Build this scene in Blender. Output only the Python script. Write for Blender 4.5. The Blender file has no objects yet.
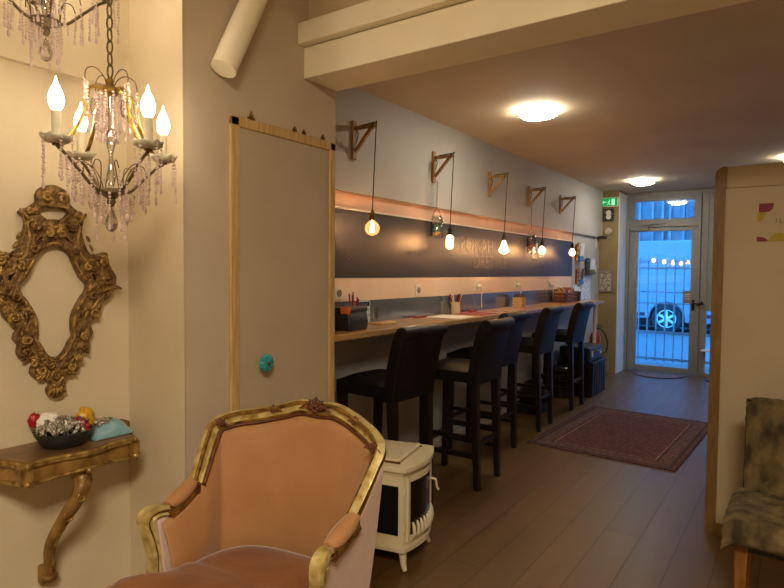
import bpy, bmesh, math, random
from mathutils import Vector, Matrix
random.seed(7)
PI = math.pi
SC = bpy.context.scene
COL = SC.collection

def lin(h):
    if isinstance(h, str):
        h = h.lstrip('#'); c = [int(h[i:i+2], 16)/255 for i in (0, 2, 4)]
    else: c = [v/255 for v in h]
    return tuple((v/12.92 if v <= .04045 else ((v+.055)/1.055)**2.4) for v in c)

# ---------------------------------------------------------------- camera
yaw, pitch, roll = math.radians(34.81), math.radians(-2.23), math.radians(.5)
f_ = Vector((-math.sin(yaw)*math.cos(pitch), math.cos(yaw)*math.cos(pitch), math.sin(pitch)))
r_ = Vector((math.cos(yaw), math.sin(yaw), 0)); u_ = r_.cross(f_)
r2 = r_*math.cos(roll) + u_*math.sin(roll); u2 = u_*math.cos(roll) - r_*math.sin(roll)
cd = bpy.data.cameras.new('camera'); cam = bpy.data.objects.new('camera', cd); COL.objects.link(cam)
cam.matrix_world = Matrix(((r2.x, u2.x, -f_.x, 0), (r2.y, u2.y, -f_.y, 0), (r2.z, u2.z, -f_.z, 1.45), (0, 0, 0, 1)))
cd.sensor_fit = 'HORIZONTAL'; cd.sensor_width = 36; cd.lens = 36*589.5/784; cd.clip_start = .05; cd.clip_end = 200
SC.camera = cam

# ---------------------------------------------------------------- world, lights, exposure
w = bpy.data.worlds.new('world'); SC.world = w; w.use_nodes = True
nt = w.node_tree; bg = nt.nodes['Background']
bg.inputs[0].default_value = (0.075, .40, 1.0, 1); bg.inputs[1].default_value = 9.0
SC.view_settings.view_transform = 'Standard'; SC.view_settings.look = 'None'
SC.view_settings.exposure = 0.08; SC.view_settings.gamma = 1; SC.view_settings.use_curve_mapping = False

def area(name, loc, rot, sx, sy, power, col, portal=False):
    l = bpy.data.lights.new(name, 'AREA'); l.shape = 'RECTANGLE'; l.size = sx; l.size_y = sy
    l.energy = power; l.color = col
    o = bpy.data.objects.new(name, l); COL.objects.link(o); o.location = loc; o.rotation_euler = rot
    if portal: l.cycles.is_portal = True
    return o
area('near_room_fill', (.55, -.7, 2.93), (0, 0, 0), .8, .8, 142, (1, .86, .67))  # warm fill added overhead behind the camera to brighten the near room, no fixture
area('door_daylight', (-1.65, 9.36, 1.25), (PI/2, 0, PI), 1.2, 2.5, 1, (1, 1, 1), portal=True)

# ---------------------------------------------------------------- materials
def new_mat(name):
    m = bpy.data.materials.new(name); m.use_nodes = True
    return m, m.node_tree, m.node_tree.nodes['Principled BSDF']
def mat(name, c1, c2=None, rough=.5, metal=0, scale=20, bump=0, stretch=(1, 1, 1), detail=4, lo=.35, hi=.65, bscale=None, spec=.5, sheen=0, coat=0):
    m, t, p = new_mat(name)
    p.inputs['Roughness'].default_value = rough; p.inputs['Metallic'].default_value = metal
    p.inputs['Specular IOR Level'].default_value = spec
    if sheen: p.inputs['Sheen Weight'].default_value = sheen; p.inputs['Sheen Roughness'].default_value = .4
    if coat: p.inputs['Coat Weight'].default_value = coat
    tc = t.nodes.new('ShaderNodeTexCoord'); mp = t.nodes.new('ShaderNodeMapping'); mp.inputs['Scale'].default_value = stretch
    t.links.new(tc.outputs['Object'], mp.inputs[0])
    nz = t.nodes.new('ShaderNodeTexNoise'); nz.inputs['Scale'].default_value = scale; nz.inputs['Detail'].default_value = detail
    t.links.new(mp.outputs[0], nz.inputs['Vector'])
    rp = t.nodes.new('ShaderNodeValToRGB'); rp.color_ramp.elements[0].position = lo; rp.color_ramp.elements[1].position = hi
    a = lin(c1); b = lin(c2) if c2 else tuple(v*.88 for v in a)
    rp.color_ramp.elements[0].color = (*a, 1); rp.color_ramp.elements[1].color = (*b, 1)
    t.links.new(nz.outputs[0], rp.inputs[0]); t.links.new(rp.outputs[0], p.inputs['Base Color'])
    if bump:
        n2 = nz
        if bscale:
            n2 = t.nodes.new('ShaderNodeTexNoise'); n2.inputs['Scale'].default_value = bscale; n2.inputs['Detail'].default_value = 5
            t.links.new(mp.outputs[0], n2.inputs['Vector'])
        bp = t.nodes.new('ShaderNodeBump'); bp.inputs['Strength'].default_value = bump; bp.inputs['Distance'].default_value = .03 if 'carving' in name else .01
        t.links.new(n2.outputs[0], bp.inputs['Height']); t.links.new(bp.outputs[0], p.inputs['Normal'])
    return m
def emit(name, col, s):
    m, t, p = new_mat(name)
    p.inputs['Base Color'].default_value = (*col, 1); p.inputs['Emission Color'].default_value = (*col, 1); p.inputs['Emission Strength'].default_value = s
    return m
def glass(name, tint=(1, 1, 1), gloss=.12, rough=.03, em=None, es=0):
    m, t, p = new_mat(name); out = t.nodes['Material Output']; t.nodes.remove(p)
    tr = t.nodes.new('ShaderNodeBsdfTransparent'); tr.inputs[0].default_value = (*tint, 1)
    gl = t.nodes.new('ShaderNodeBsdfGlossy'); gl.inputs['Roughness'].default_value = rough
    lw = t.nodes.new('ShaderNodeLayerWeight'); lw.inputs[0].default_value = .35
    mr = t.nodes.new('ShaderNodeMath'); mr.operation = 'MULTIPLY_ADD'; mr.inputs[1].default_value = .6; mr.inputs[2].default_value = gloss
    t.links.new(lw.outputs['Fresnel'], mr.inputs[0])
    mx = t.nodes.new('ShaderNodeMixShader'); t.links.new(mr.outputs[0], mx.inputs[0]); t.links.new(tr.outputs[0], mx.inputs[1]); t.links.new(gl.outputs[0], mx.inputs[2])
    last = mx
    if em:
        e = t.nodes.new('ShaderNodeEmission'); e.inputs[0].default_value = (*em, 1); e.inputs[1].default_value = es
        ad = t.nodes.new('ShaderNodeAddShader'); t.links.new(mx.outputs[0], ad.inputs[0]); t.links.new(e.outputs[0], ad.inputs[1]); last = ad
    t.links.new(last.outputs[0], out.inputs[0])
    return m
M = {}
M['plaster'] = mat('cream_plaster', '#d0bc97', '#cbb590', rough=.75, scale=3, bump=.06, bscale=60)
M['plaster_mirror'] = mat('warm_cream_plaster', '#d0c0a0', '#cab998', rough=.75, scale=3, bump=.06, bscale=60)
M['plaster_grey'] = mat('grey_beige_plaster', '#bdab92', '#b7a58b', rough=.75, scale=3, bump=.05, bscale=60)
M['bar_wall'] = mat('pale_grey_paint', '#b3afa9', '#aeaaa4', rough=.6, scale=3)
M['ceil'] = mat('ceiling_paint', '#cbbca6', '#c4b59e', rough=.8, scale=2, bump=.05, bscale=40)
M['beam'] = mat('beam_paint', '#eee2c4', '#e8dbbb', rough=.7, scale=4)
M['cream_band'] = mat('pinkish_cream_paint', '#e6cfb8', '#dfc7af', rough=.5, scale=4)
M['olive'] = mat('olive_beige_paint', '#8f7f5c', '#887855', rough=.7, scale=4)
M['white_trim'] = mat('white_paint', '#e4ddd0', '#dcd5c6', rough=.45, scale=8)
M['partition'] = mat('partition_paint', '#b6a585', '#b1a080', rough=.6, scale=3)
M['edge_wood'] = mat('honey_wood', '#80602c', '#6a4c1c', rough=.4, scale=12, stretch=(6, 6, .6), bump=.1)
M['oak'] = mat('oak', '#c6a56b', '#ad8a50', rough=.45, scale=10, stretch=(8, 8, .7), bump=.08)
M['oak_y'] = mat('oak_counter', '#b9915c', '#a17a48', rough=.3, scale=9, stretch=(8, .6, 8), bump=.05, coat=.2)
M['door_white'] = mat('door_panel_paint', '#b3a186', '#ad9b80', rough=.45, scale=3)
M['pine'] = mat('pine_bracket', '#a8834e', '#8a6535', rough=.55, scale=14, stretch=(5, 5, .8), bump=.1)
M['alu'] = mat('taupe_aluminium', '#8d9296', '#84898d', rough=.45, metal=.2, scale=30)
M['chalk'] = mat('blackboard_slate', '#2b2b30', '#35353a', rough=.42, scale=3.5, lo=.3, hi=.75, detail=6)
M['chalkline'] = mat('chalk_marks', '#857f7a', '#5f5b58', rough=.9, scale=90, lo=.3, hi=.7)
M['peach'] = mat('peach_wall_band', '#d8b096', '#d2a98e', rough=.6, scale=4)  # even peach colour for the wall strip above the blackboard
M['steel'] = mat('blue_grey_gloss_panel', '#98a4b8', '#8e9aae', rough=.16, metal=.75, scale=6, stretch=(1, .3, 20), bump=.04)
M['black_leather'] = mat('black_leather', '#110e0c', '#181411', rough=.45, scale=8, bump=.12, bscale=160, spec=.2)
M['dark_wood'] = mat('espresso_wood', '#1c120c', '#120b07', rough=.35, scale=12, stretch=(5, 5, .6))
M['chrome'] = mat('worn_chrome', '#b9b3a8', '#9c958a', rough=.25, metal=1, scale=40)
M['black'] = mat('black_plastic', '#131313', '#1b1b1b', rough=.4, scale=60, bump=.05)
M['black_glass'] = mat('black_glass', '#0b0a08', '#100e0b', rough=.12, scale=5)
M['black_iron'] = mat('black_metal', '#1d1a17', '#29241f', rough=.45, metal=.6, scale=30)
M['cord'] = mat('brown_cord', '#3a2a1c', '#2a1d12', rough=.8, scale=120)
M['brass'] = mat('aged_brass', '#7a5a28', '#4a3414', rough=.35, metal=.9, scale=40)
M['velvet'] = mat('apricot_velvet', '#a97a4b', '#9d6f42', rough=.75, scale=5, sheen=.25, bump=.1, bscale=220, detail=3)
M['velvet_cushion'] = mat('rust_velvet', '#8a5426', '#73421b', rough=.7, scale=6, sheen=.25, bump=.25, bscale=16)
M['velvet_pink'] = mat('faded_pink_fabric', '#c2a596', '#b79a89', rough=.8, scale=5, sheen=.3, bump=.1, bscale=200)
M['gilt_cream'] = mat('worn_cream_gilt', '#c9b678', '#8f7430', rough=.38, metal=.35, scale=26, bump=.35, bscale=45, lo=.4, hi=.7)
M['gilt'] = mat('dark_gilt', '#9a7430', '#4a300f', rough=.4, metal=.55, scale=34, bump=.4, bscale=60)
M['gilt_red'] = mat('red_brown_bole', '#6b3520', '#4a2a14', rough=.5, metal=.15, scale=30, bump=.3)
M['mirror_gilt'] = mat('bronze_gilt_carving', '#8c6c3c', '#4c3519', rough=.42, metal=.4, scale=30, bump=.6, bscale=50, lo=.38, hi=.66)
M['mirror_gold'] = mat('bright_gold_carving', '#b08d4c', '#6e4f26', rough=.38, metal=.45, scale=40, bump=.5, bscale=70, lo=.42, hi=.7)
M['console_wood'] = mat('gilt_console_wood', '#a07a40', '#71501f', rough=.42, metal=.2, scale=18, bump=.3, bscale=50)
M['console_top'] = mat('worn_walnut_top', '#94683a', '#54402a', rough=.35, scale=7, lo=.3, hi=.7)
M['console_edge'] = mat('gilt_console_edge', '#b39350', '#6e4f20', rough=.36, metal=.5, scale=40, bump=.4)
M['cream_metal'] = mat('cream_enamel', '#d9ccab', '#d2c49f', rough=.35, scale=10, spec=.6)
M['bead'] = None
M['candle_white'] = mat('ivory_candle_sleeve', '#d8cfb0', '#cbbf9c', rough=.5, scale=30)
M['chand_brass'] = mat('antique_gilt_metal', '#b8963c', '#7a5c1e', rough=.35, metal=.7, scale=50)
M['chand_dark'] = mat('dark_bronze_metal', '#7d6a4c', '#54422c', rough=.4, metal=.6, scale=50)
M['pan'] = mat('pale_patina_metal', '#d3ccb4', '#a59c80', rough=.35, metal=.2, scale=40)
M['fur'] = mat('brown_fur_throw', '#352a12', '#75633e', rough=.95, scale=16, stretch=(1, 1, .5), bump=1.0, bscale=38, lo=.35, hi=.68, detail=8)
M['tan_wood'] = mat('tan_leg_wood', '#8b5c22', '#6f4616', rough=.4, scale=14, stretch=(4, 4, .6))
M['red'] = mat('red_plastic', '#a3221c', '#8c1a15', rough=.4, scale=30)
M['maroon'] = mat('maroon_paint', '#7d1626', '#751322', rough=.6, scale=20)
M['mustard'] = mat('olive_yellow_paint', '#a89212', '#9f890f', rough=.6, scale=20)
M['grey_letter'] = mat('grey_lettering', '#7c6f58', '#73674f', rough=.7, scale=20)
M['orange'] = mat('orange_canvas', '#c4601c', '#b05214', rough=.7, scale=40, bump=.2)
M['paper'] = mat('white_paper', '#e9e4da', '#dcd6ca', rough=.7, scale=15)
M['pinkmat'] = mat('dull_red_placemat', '#a8504a', '#8e3f3c', rough=.7, scale=30)
M['teal'] = mat('teal_ceramic', '#2a9a98', '#1d7f85', rough=.2, scale=60, coat=.5)
M['cream_ceramic'] = mat('cream_ceramic', '#ddd0b4', '#d3c5a6', rough=.3, scale=20)
M['foil'] = mat('crumpled_silver_foil', '#d8d2c2', '#8b857a', rough=.25, metal=.7, scale=60, bump=1, bscale=90)
M['redfoil'] = mat('red_foil', '#b3202a', '#8c1520', rough=.3, metal=.3, scale=60, bump=.6)
M['yellow'] = mat('yellow_wrapper', '#d8a61e', '#b88612', rough=.35, scale=40, bump=.5)
M['bluebag'] = mat('pale_blue_wrapper', '#6fa0ac', '#8db4ba', rough=.35, scale=25, bump=.6)
M['bowl'] = mat('charcoal_bowl', '#2d2c2c', '#232222', rough=.5, scale=40, bump=.3)
M['blueprint'] = mat('pale_blue_print', '#9fb9d8', '#e5ebf2', rough=.5, scale=26, lo=.42, hi=.5)
M['brownprint'] = mat('brown_print', '#7a4a2a', '#caa888', rough=.5, scale=30, lo=.45, hi=.55)
M['darkprint'] = mat('dark_print', '#20242a', '#5a6470', rough=.5, scale=30, lo=.45, hi=.55)
M['greyprint'] = mat('grey_text_print', '#c4beb0', '#7d766a', rough=.6, scale=55, lo=.45, hi=.52)
M['crate_wood'] = mat('brown_crate', '#7d4a26', '#5a3016', rough=.6, scale=20)
M['bluewhite'] = mat('van_paint', '#67747e', '#626e78', rough=.3, scale=2, coat=.3)
M['rubber'] = mat('tyre_rubber', '#16181c', '#1d2024', rough=.8, scale=30)
M['rim'] = mat('silver_rim', '#c8ced4', '#b5bcc4', rough=.3, metal=.3, scale=30)
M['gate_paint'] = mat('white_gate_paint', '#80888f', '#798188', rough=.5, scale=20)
M['facade'] = mat('grey_cladding', '#73787d', '#5d6368', rough=.7, scale=3)
M['asphalt'] = mat('pale_pavement', '#54595e', '#4a4f53', rough=.9, scale=10, bump=.3)
M['green_sign'] = emit('lit_green_sign', (0.0, .30, .09), .6)
M['white_sign'] = emit('lit_white_symbol', (.35, .75, .5), .7)
M['lamp_diffuser'] = emit('lit_lamp_diffuser', (1.0, .95, .78), 56.0)
M['candle_glow'] = emit('lit_candle_bulb', (1.0, .84, .62), 42.0)
M['filament'] = emit('glowing_filament', (1.0, .58, .30), 420.0)
M['amber_glass'] = glass('amber_bulb_glass', (1, .86, .62), .06, em=(1, .45, .18), es=.55)
M['amber_bright'] = glass('bright_amber_bulb_glass', (1, .86, .62), .06, em=(1, .62, .33), es=3.0)
M['pane'] = glass('window_glass', (.93, .96, 1), .03)
M['clear'] = glass('clear_glass', (.93, .94, .92), .12)
M['crystal'] = glass('crystal', (.96, .93, .90), .3, rough=.05)
m, t, p = new_mat('pink_crystal_beads'); p.inputs['Base Color'].default_value = (*lin('#f0cfc4'), 1); p.inputs['Roughness'].default_value = .08
p.inputs['Transmission Weight'].default_value = .15; p.inputs['IOR'].default_value = 1.5
nz = t.nodes.new('ShaderNodeTexNoise'); nz.inputs['Scale'].default_value = 300; rp = t.nodes.new('ShaderNodeValToRGB')
rp.color_ramp.elements[0].color = (*lin('#b58a80'), 1); rp.color_ramp.elements[1].color = (*lin('#fff0e6'), 1); rp.color_ramp.elements[0].position = .35; rp.color_ramp.elements[1].position = .65
t.links.new(nz.outputs[0], rp.inputs[0]); t.links.new(rp.outputs[0], p.inputs['Base Color']); M['bead'] = m

# laminate floor: long planks running towards the entrance
m, t, p = new_mat('brown_laminate_planks'); M['floor'] = m
tc = t.nodes.new('ShaderNodeTexCoord'); mp = t.nodes.new('ShaderNodeMapping')
mp.inputs['Rotation'].default_value = (0, 0, PI/2); mp.inputs['Location'].default_value = (0, .874-.186*0.0, 0)
t.links.new(tc.outputs['Object'], mp.inputs[0])
sw = t.nodes.new('ShaderNodeSeparateXYZ'); t.links.new(tc.outputs['Object'], sw.inputs[0])
cb = t.nodes.new('ShaderNodeCombineXYZ')
ax = t.nodes.new('ShaderNodeMath'); ax.operation = 'ADD'; ax.inputs[1].default_value = .874+.186*20
t.links.new(sw.outputs['X'], ax.inputs[0]); t.links.new(ax.outputs[0], cb.inputs['Y'])
ay = t.nodes.new('ShaderNodeMath'); ay.operation = 'ADD'; ay.inputs[1].default_value = 6.45
t.links.new(sw.outputs['Y'], ay.inputs[0]); t.links.new(ay.outputs[0], cb.inputs['X'])
br = t.nodes.new('ShaderNodeTexBrick'); br.inputs['Scale'].default_value = 1; br.inputs['Brick Width'].default_value = 1.29
br.inputs['Row Height'].default_value = .186; br.inputs['Mortar Size'].default_value = .0026; br.offset = .37; br.offset_frequency = 2
br.inputs['Color1'].default_value = (*lin('#684c27'), 1); br.inputs['Color2'].default_value = (*lin('#614622'), 1); br.inputs['Mortar'].default_value = (*lin('#33241a'), 1)
t.links.new(cb.outputs[0], br.inputs['Vector'])
nz = t.nodes.new('ShaderNodeTexNoise'); nz.inputs['Scale'].default_value = 3; nz.inputs['Detail'].default_value = 6
m2 = t.nodes.new('ShaderNodeMapping'); m2.inputs['Scale'].default_value = (4, .5, 1); t.links.new(tc.outputs['Object'], m2.inputs[0]); t.links.new(m2.outputs[0], nz.inputs['Vector'])
mx = t.nodes.new('ShaderNodeMix'); mx.data_type = 'RGBA'; mx.blend_type = 'MULTIPLY'; mx.inputs[0].default_value = .55
rp = t.nodes.new('ShaderNodeValToRGB'); rp.color_ramp.elements[0].position = .3; rp.color_ramp.elements[1].position = .7
rp.color_ramp.elements[0].color = (.62, .6, .58, 1); rp.color_ramp.elements[1].color = (1, 1, 1, 1)
t.links.new(nz.outputs[0], rp.inputs[0]); t.links.new(br.outputs['Color'], mx.inputs[6]); t.links.new(rp.outputs[0], mx.inputs[7])
t.links.new(mx.outputs[2], p.inputs['Base Color']); p.inputs['Roughness'].default_value = .38
rr = t.nodes.new('ShaderNodeMapRange'); rr.inputs[3].default_value = .3; rr.inputs[4].default_value = .5; t.links.new(nz.outputs[0], rr.inputs[0]); t.links.new(rr.outputs[0], p.inputs['Roughness'])
bp = t.nodes.new('ShaderNodeBump'); bp.inputs['Strength'].default_value = .3; bp.inputs['Distance'].default_value = .002; bp.invert = True
t.links.new(br.outputs['Fac'], bp.inputs['Height']); t.links.new(bp.outputs[0], p.inputs['Normal'])

# oriental rug: border bands and mottled field from its own coordinates
m, t, p = new_mat('faded_red_oriental_weave'); M['rug'] = m; p.inputs['Roughness'].default_value = .95
tc = t.nodes.new('ShaderNodeTexCoord'); sx = t.nodes.new('ShaderNodeSeparateXYZ'); t.links.new(tc.outputs['Object'], sx.inputs[0])
def mth(op, a, b=None):
    n = t.nodes.new('ShaderNodeMath'); n.operation = op
    for i, v in enumerate((a, b)):
        if v is None: continue
        if isinstance(v, (int, float)): n.inputs[i].default_value = v
        else: t.links.new(v, n.inputs[i])
    return n.outputs[0]
dx = mth('SUBTRACT', .585, mth('ABSOLUTE', sx.outputs['X'])); dy = mth('SUBTRACT', .87, mth('ABSOLUTE', sx.outputs['Y']))
dd = mth('MULTIPLY', mth('MINIMUM', dx, dy), 3.2)
rp = t.nodes.new('ShaderNodeValToRGB'); rp.color_ramp.interpolation = 'CONSTANT'; cr = rp.color_ramp
cols = [(0, '#4a2420'), (.06, '#62402f'), (.12, '#3a2226'), (.2, '#654539'), (.5, '#3e2628'), (.56, '#8a6a50'), (.6, '#5c332c')]
cr.elements[0].color = (*lin(cols[0][1]), 1); cr.elements[1].position = cols[1][0]; cr.elements[1].color = (*lin(cols[1][1]), 1)
for ps, c in cols[2:]:
    e = cr.elements.new(ps); e.color = (*lin(c), 1)
t.links.new(dd, rp.inputs[0])
vo = t.nodes.new('ShaderNodeTexVoronoi'); vo.inputs['Scale'].default_value = 26; t.links.new(tc.outputs['Object'], vo.inputs['Vector'])
r3 = t.nodes.new('ShaderNodeValToRGB'); r3.color_ramp.elements[0].position = .25; r3.color_ramp.elements[1].position = .6
r3.color_ramp.elements[0].color = (1.25, 1.2, 1.05, 1); r3.color_ramp.elements[1].color = (.6, .6, .68, 1)
t.links.new(vo.outputs['Distance'], r3.inputs[0])
mx = t.nodes.new('ShaderNodeMix'); mx.data_type = 'RGBA'; mx.blend_type = 'MULTIPLY'; mx.inputs[0].default_value = .9
t.links.new(rp.outputs[0], mx.inputs[6]); t.links.new(r3.outputs[0], mx.inputs[7]); t.links.new(mx.outputs[2], p.inputs['Base Color'])

# ---------------------------------------------------------------- mesh helpers
def catmull(P, n=6, closed=False):
    P = [Vector(q) for q in P]; out = []; N = len(P)
    rng = range(N) if closed else range(N-1)
    for i in rng:
        p0 = P[(i-1) % N] if closed or i > 0 else P[0]*2-P[1]
        p1 = P[i]; p2 = P[(i+1) % N]
        p3 = P[(i+2) % N] if closed or i+2 < N else P[-1]*2-P[-2]
        for k in range(n):
            s = k/n
            out.append(.5*((2*p1)+(p2-p0)*s+(2*p0-5*p1+4*p2-p3)*s*s+(3*p1-p0-3*p2+p3)*s**3))
    if not closed: out.append(P[-1])
    return out

class MB:
    def __init__(s): s.v = []; s.f = []; s.m = []; s.mi = 0; s.T = None
    def add(s, vs, fs, T=None):
        o = len(s.v)
        for q in vs:
            q = Vector(q)
            if T is not None: q = T @ q
            if s.T is not None: q = s.T @ q
            s.v.append(q)
        for f in fs: s.f.append([o+i for i in f]); s.m.append(s.mi)
        return s
    def box(s, x0, x1, y0, y1, z0, z1, T=None):
        vs = [(x, y, z) for x in (x0, x1) for y in (y0, y1) for z in (z0, z1)]
        return s.add(vs, [(0, 1, 3, 2), (4, 6, 7, 5), (0, 4, 5, 1), (2, 3, 7, 6), (0, 2, 6, 4), (1, 5, 7, 3)], T)
    def frustum(s, a, b, T=None):   # a,b = (cx,cy,z,hx,hy)
        vs = []
        for (cx, cy, z, hx, hy) in (a, b):
            vs += [(cx-hx, cy-hy, z), (cx+hx, cy-hy, z), (cx+hx, cy+hy, z), (cx-hx, cy+hy, z)]
        return s.add(vs, [(3, 2, 1, 0), (4, 5, 6, 7)]+[(i, (i+1) % 4, 4+(i+1) % 4, 4+i) for i in range(4)], T)
    def tube(s, path, r, n=8, caps=True, closed=False):
        P = [Vector(q) for q in path]; L = len(P)
        R = r if isinstance(r, (list, tuple)) else [r]*L
        T0 = (P[1]-P[0]).normalized(); ref = Vector((0, 0, 1)) if abs(T0.z) < .9 else Vector((1, 0, 0))
        nn = (ref-T0*ref.dot(T0)).normalized(); vs = []
        for i in range(L):
            if closed: t = (P[(i+1) % L]-P[i-1])
            else: t = (P[min(i+1, L-1)]-P[max(i-1, 0)])
            t = t.normalized() if t.length > 1e-9 else T0
            nn = (nn-t*nn.dot(t)); nn = nn.normalized() if nn.length > 1e-6 else t.orthogonal().normalized()
            b = t.cross(nn)
            for k in range(n):
                a = 2*PI*k/n; vs.append(P[i]+(nn*math.cos(a)+b*math.sin(a))*R[i])
        fs = []
        for i in range(L if closed else L-1):
            j = (i+1) % L
            for k in range(n): fs.append((i*n+k, i*n+(k+1) % n, j*n+(k+1) % n, j*n+k))
        if caps and not closed: fs += [tuple(range(n))[::-1], tuple((L-1)*n+k for k in range(n))]
        return s.add(vs, fs)
    def sweep(s, path, prof, refs, matfn=None, caps=True, scale=None):
        P = [Vector(q) for q in path]; L = len(P); n = len(prof); vs = []
        for i in range(L):
            t = (P[min(i+1, L-1)]-P[max(i-1, 0)]).normalized()
            rf = Vector(refs(P[i], i) if callable(refs) else refs)
            a = rf-t*rf.dot(t); a = a.normalized() if a.length > 1e-6 else t.orthogonal().normalized()
            b = t.cross(a); sc = scale(i/(L-1)) if scale else 1
            for (x, y) in prof: vs.append(P[i]+a*x*sc+b*y*sc)
        fs = [(i*n+k, i*n+(k+1) % n, (i+1)*n+(k+1) % n, (i+1)*n+k) for i in range(L-1) for k in range(n)]
        s.add(vs, fs)
        if matfn:
            for idx in range(len(fs)): s.m[len(s.m)-len(fs)+idx] = matfn(idx % n)
        if caps: s.add([vs[k] for k in range(n)], [tuple(range(n))[::-1]]); s.add([vs[(L-1)*n+k] for k in range(n)], [tuple(range(n))])
        return s
    def lathe(s, prof, c=(0, 0, 0), n=24, T=None, sx=1, sy=1):
        c = Vector(c); vs = []; L = len(prof)
        for (r, z) in prof:
            for k in range(n):
                a = 2*PI*k/n; vs.append(c+Vector((max(r, 1e-5)*math.cos(a)*sx, max(r, 1e-5)*math.sin(a)*sy, z)))
        fs = [(i*n+k, i*n+(k+1) % n, (i+1)*n+(k+1) % n, (i+1)*n+k) for i in range(L-1) for k in range(n)]
        fs += [tuple(range(n))[::-1], tuple((L-1)*n+k for k in range(n))]
        return s.add(vs, fs, T)
    def ball(s, c, rx, ry=None, rz=None, nu=10, nv=7, T=None):
        ry = ry or rx; rz = rz or rx
        vs = []
        for i in range(1, nv):
            th = PI*i/nv
            for k in range(nu):
                a = 2*PI*k/nu; vs.append((c[0]+rx*math.sin(th)*math.cos(a), c[1]+ry*math.sin(th)*math.sin(a), c[2]+rz*math.cos(th)))
        n0 = len(vs); vs += [(c[0], c[1], c[2]+rz), (c[0], c[1], c[2]-rz)]
        fs = [(i*nu+k, (i+1)*nu+k, (i+1)*nu+(k+1) % nu, i*nu+(k+1) % nu) for i in range(nv-2) for k in range(nu)]
        fs += [(n0, k, (k+1) % nu) for k in range(nu)] + [(n0+1, (nv-2)*nu+(k+1) % nu, (nv-2)*nu+k) for k in range(nu)]
        return s.add(vs, fs, T)
    def prism(s, outline, z0, z1, T=None):
        n = len(outline)
        vs = [(x, y, z0) for x, y in outline]+[(x, y, z1) for x, y in outline]
        return s.add(vs, [tuple(range(n))[::-1], tuple(range(n, 2*n))]+[(i, (i+1) % n, n+(i+1) % n, n+i) for i in range(n)], T)
    def grid(s, rows):
        n = len(rows[0]); vs = [q for r in rows for q in r]
        return s.add(vs, [(i*n+k, i*n+k+1, (i+1)*n+k+1, (i+1)*n+k) for i in range(len(rows)-1) for k in range(n-1)])
    def build(s, name, m, parent=None, smooth=False, bevel=0, sub=0, solid=0, loc=None):
        me = bpy.data.meshes.new(name)
        off = Vector(loc) if loc is not None else Vector((0, 0, 0))
        me.from_pydata([tuple(q-off) for q in s.v], [], s.f)
        for mm in (m if isinstance(m, (list, tuple)) else [m]): me.materials.append(mm)
        if isinstance(m, (list, tuple)):
            for pl, i in zip(me.polygons, s.m): pl.material_index = i
        bm = bmesh.new(); bm.from_mesh(me); bmesh.ops.recalc_face_normals(bm, faces=bm.faces); bm.to_mesh(me); bm.free()
        if smooth:
            for pl in me.polygons: pl.use_smooth = True
            if smooth != 2: me.set_sharp_from_angle(angle=math.radians(42))
        o = bpy.data.objects.new(name, me); COL.objects.link(o)
        if parent: o.parent = parent
        o.location = off
        if solid:
            md = o.modifiers.new('thick', 'SOLIDIFY'); md.thickness = solid; md.offset = 0
        if bevel:
            md = o.modifiers.new('bevel', 'BEVEL'); md.width = bevel; md.segments = 2; md.limit_method = 'ANGLE'; md.angle_limit = math.radians(40)
        if sub:
            md = o.modifiers.new('sub', 'SUBSURF'); md.levels = sub; md.render_levels = sub
        return o

def tag(o, label=None, cat=None, group=None, kind=None):
    if label: o['label'] = label
    if cat: o['category'] = cat
    if group: o['group'] = group
    if kind: o['kind'] = kind
    return o
def thing(name, label, cat, loc=(0, 0, 0), rz=0, group=None):
    o = bpy.data.objects.new(name, None); COL.objects.link(o); o.empty_display_size = .1
    o.location = loc; o.rotation_euler = (0, 0, rz)
    return tag(o, label, cat, group)
def struct(name, mb, m, parent=None, **k):
    o = mb.build(name, m, parent, **k)
    if not parent: o['kind'] = 'structure'
    return o
def sempty(name, loc=(0, 0, 0)):
    o = bpy.data.objects.new(name, None); COL.objects.link(o); o.location = loc; o['kind'] = 'structure'
    return o
def copy_tree(o, parent=None):
    c = o.copy(); COL.objects.link(c); c.parent = parent
    for ch in list(o.children): copy_tree(ch, c)
    return c
def text(name, s, size, T, m, parent, depth=.001, align='CENTER', space=1):
    cu = bpy.data.curves.new(name, 'FONT'); cu.body = s; cu.size = size; cu.extrude = depth; cu.align_x = align; cu.align_y = 'CENTER'; cu.space_character = space
    to = bpy.data.objects.new('tmp', cu); COL.objects.link(to); bpy.context.view_layer.update()
    me = bpy.data.meshes.new_from_object(to); bpy.data.objects.remove(to); bpy.data.curves.remove(cu)
    me.transform(T); me.materials.clear(); me.materials.append(m); me.name = name
    o = bpy.data.objects.new(name, me); COL.objects.link(o); o.parent = parent
    return o
def plate(splines, depth, bevel, T, name, m, parent):   # filled 2D outline with holes
    cu = bpy.data.curves.new(name, 'CURVE'); cu.dimensions = '2D'; cu.fill_mode = 'BOTH'; cu.extrude = depth; cu.bevel_depth = bevel; cu.bevel_resolution = 2
    for sp in splines:
        s = cu.splines.new('POLY'); s.points.add(len(sp)-1); s.use_cyclic_u = True
        for i, (x, y) in enumerate(sp): s.points[i].co = (x, y, 0, 1)
    to = bpy.data.objects.new('tmp', cu); COL.objects.link(to); bpy.context.view_layer.update()
    me = bpy.data.meshes.new_from_object(to); bpy.data.objects.remove(to); bpy.data.curves.remove(cu)
    me.transform(T); me.materials.clear(); me.materials.append(m); me.name = name
    o = bpy.data.objects.new(name, me); COL.objects.link(o); o.parent = parent
    return o
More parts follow.
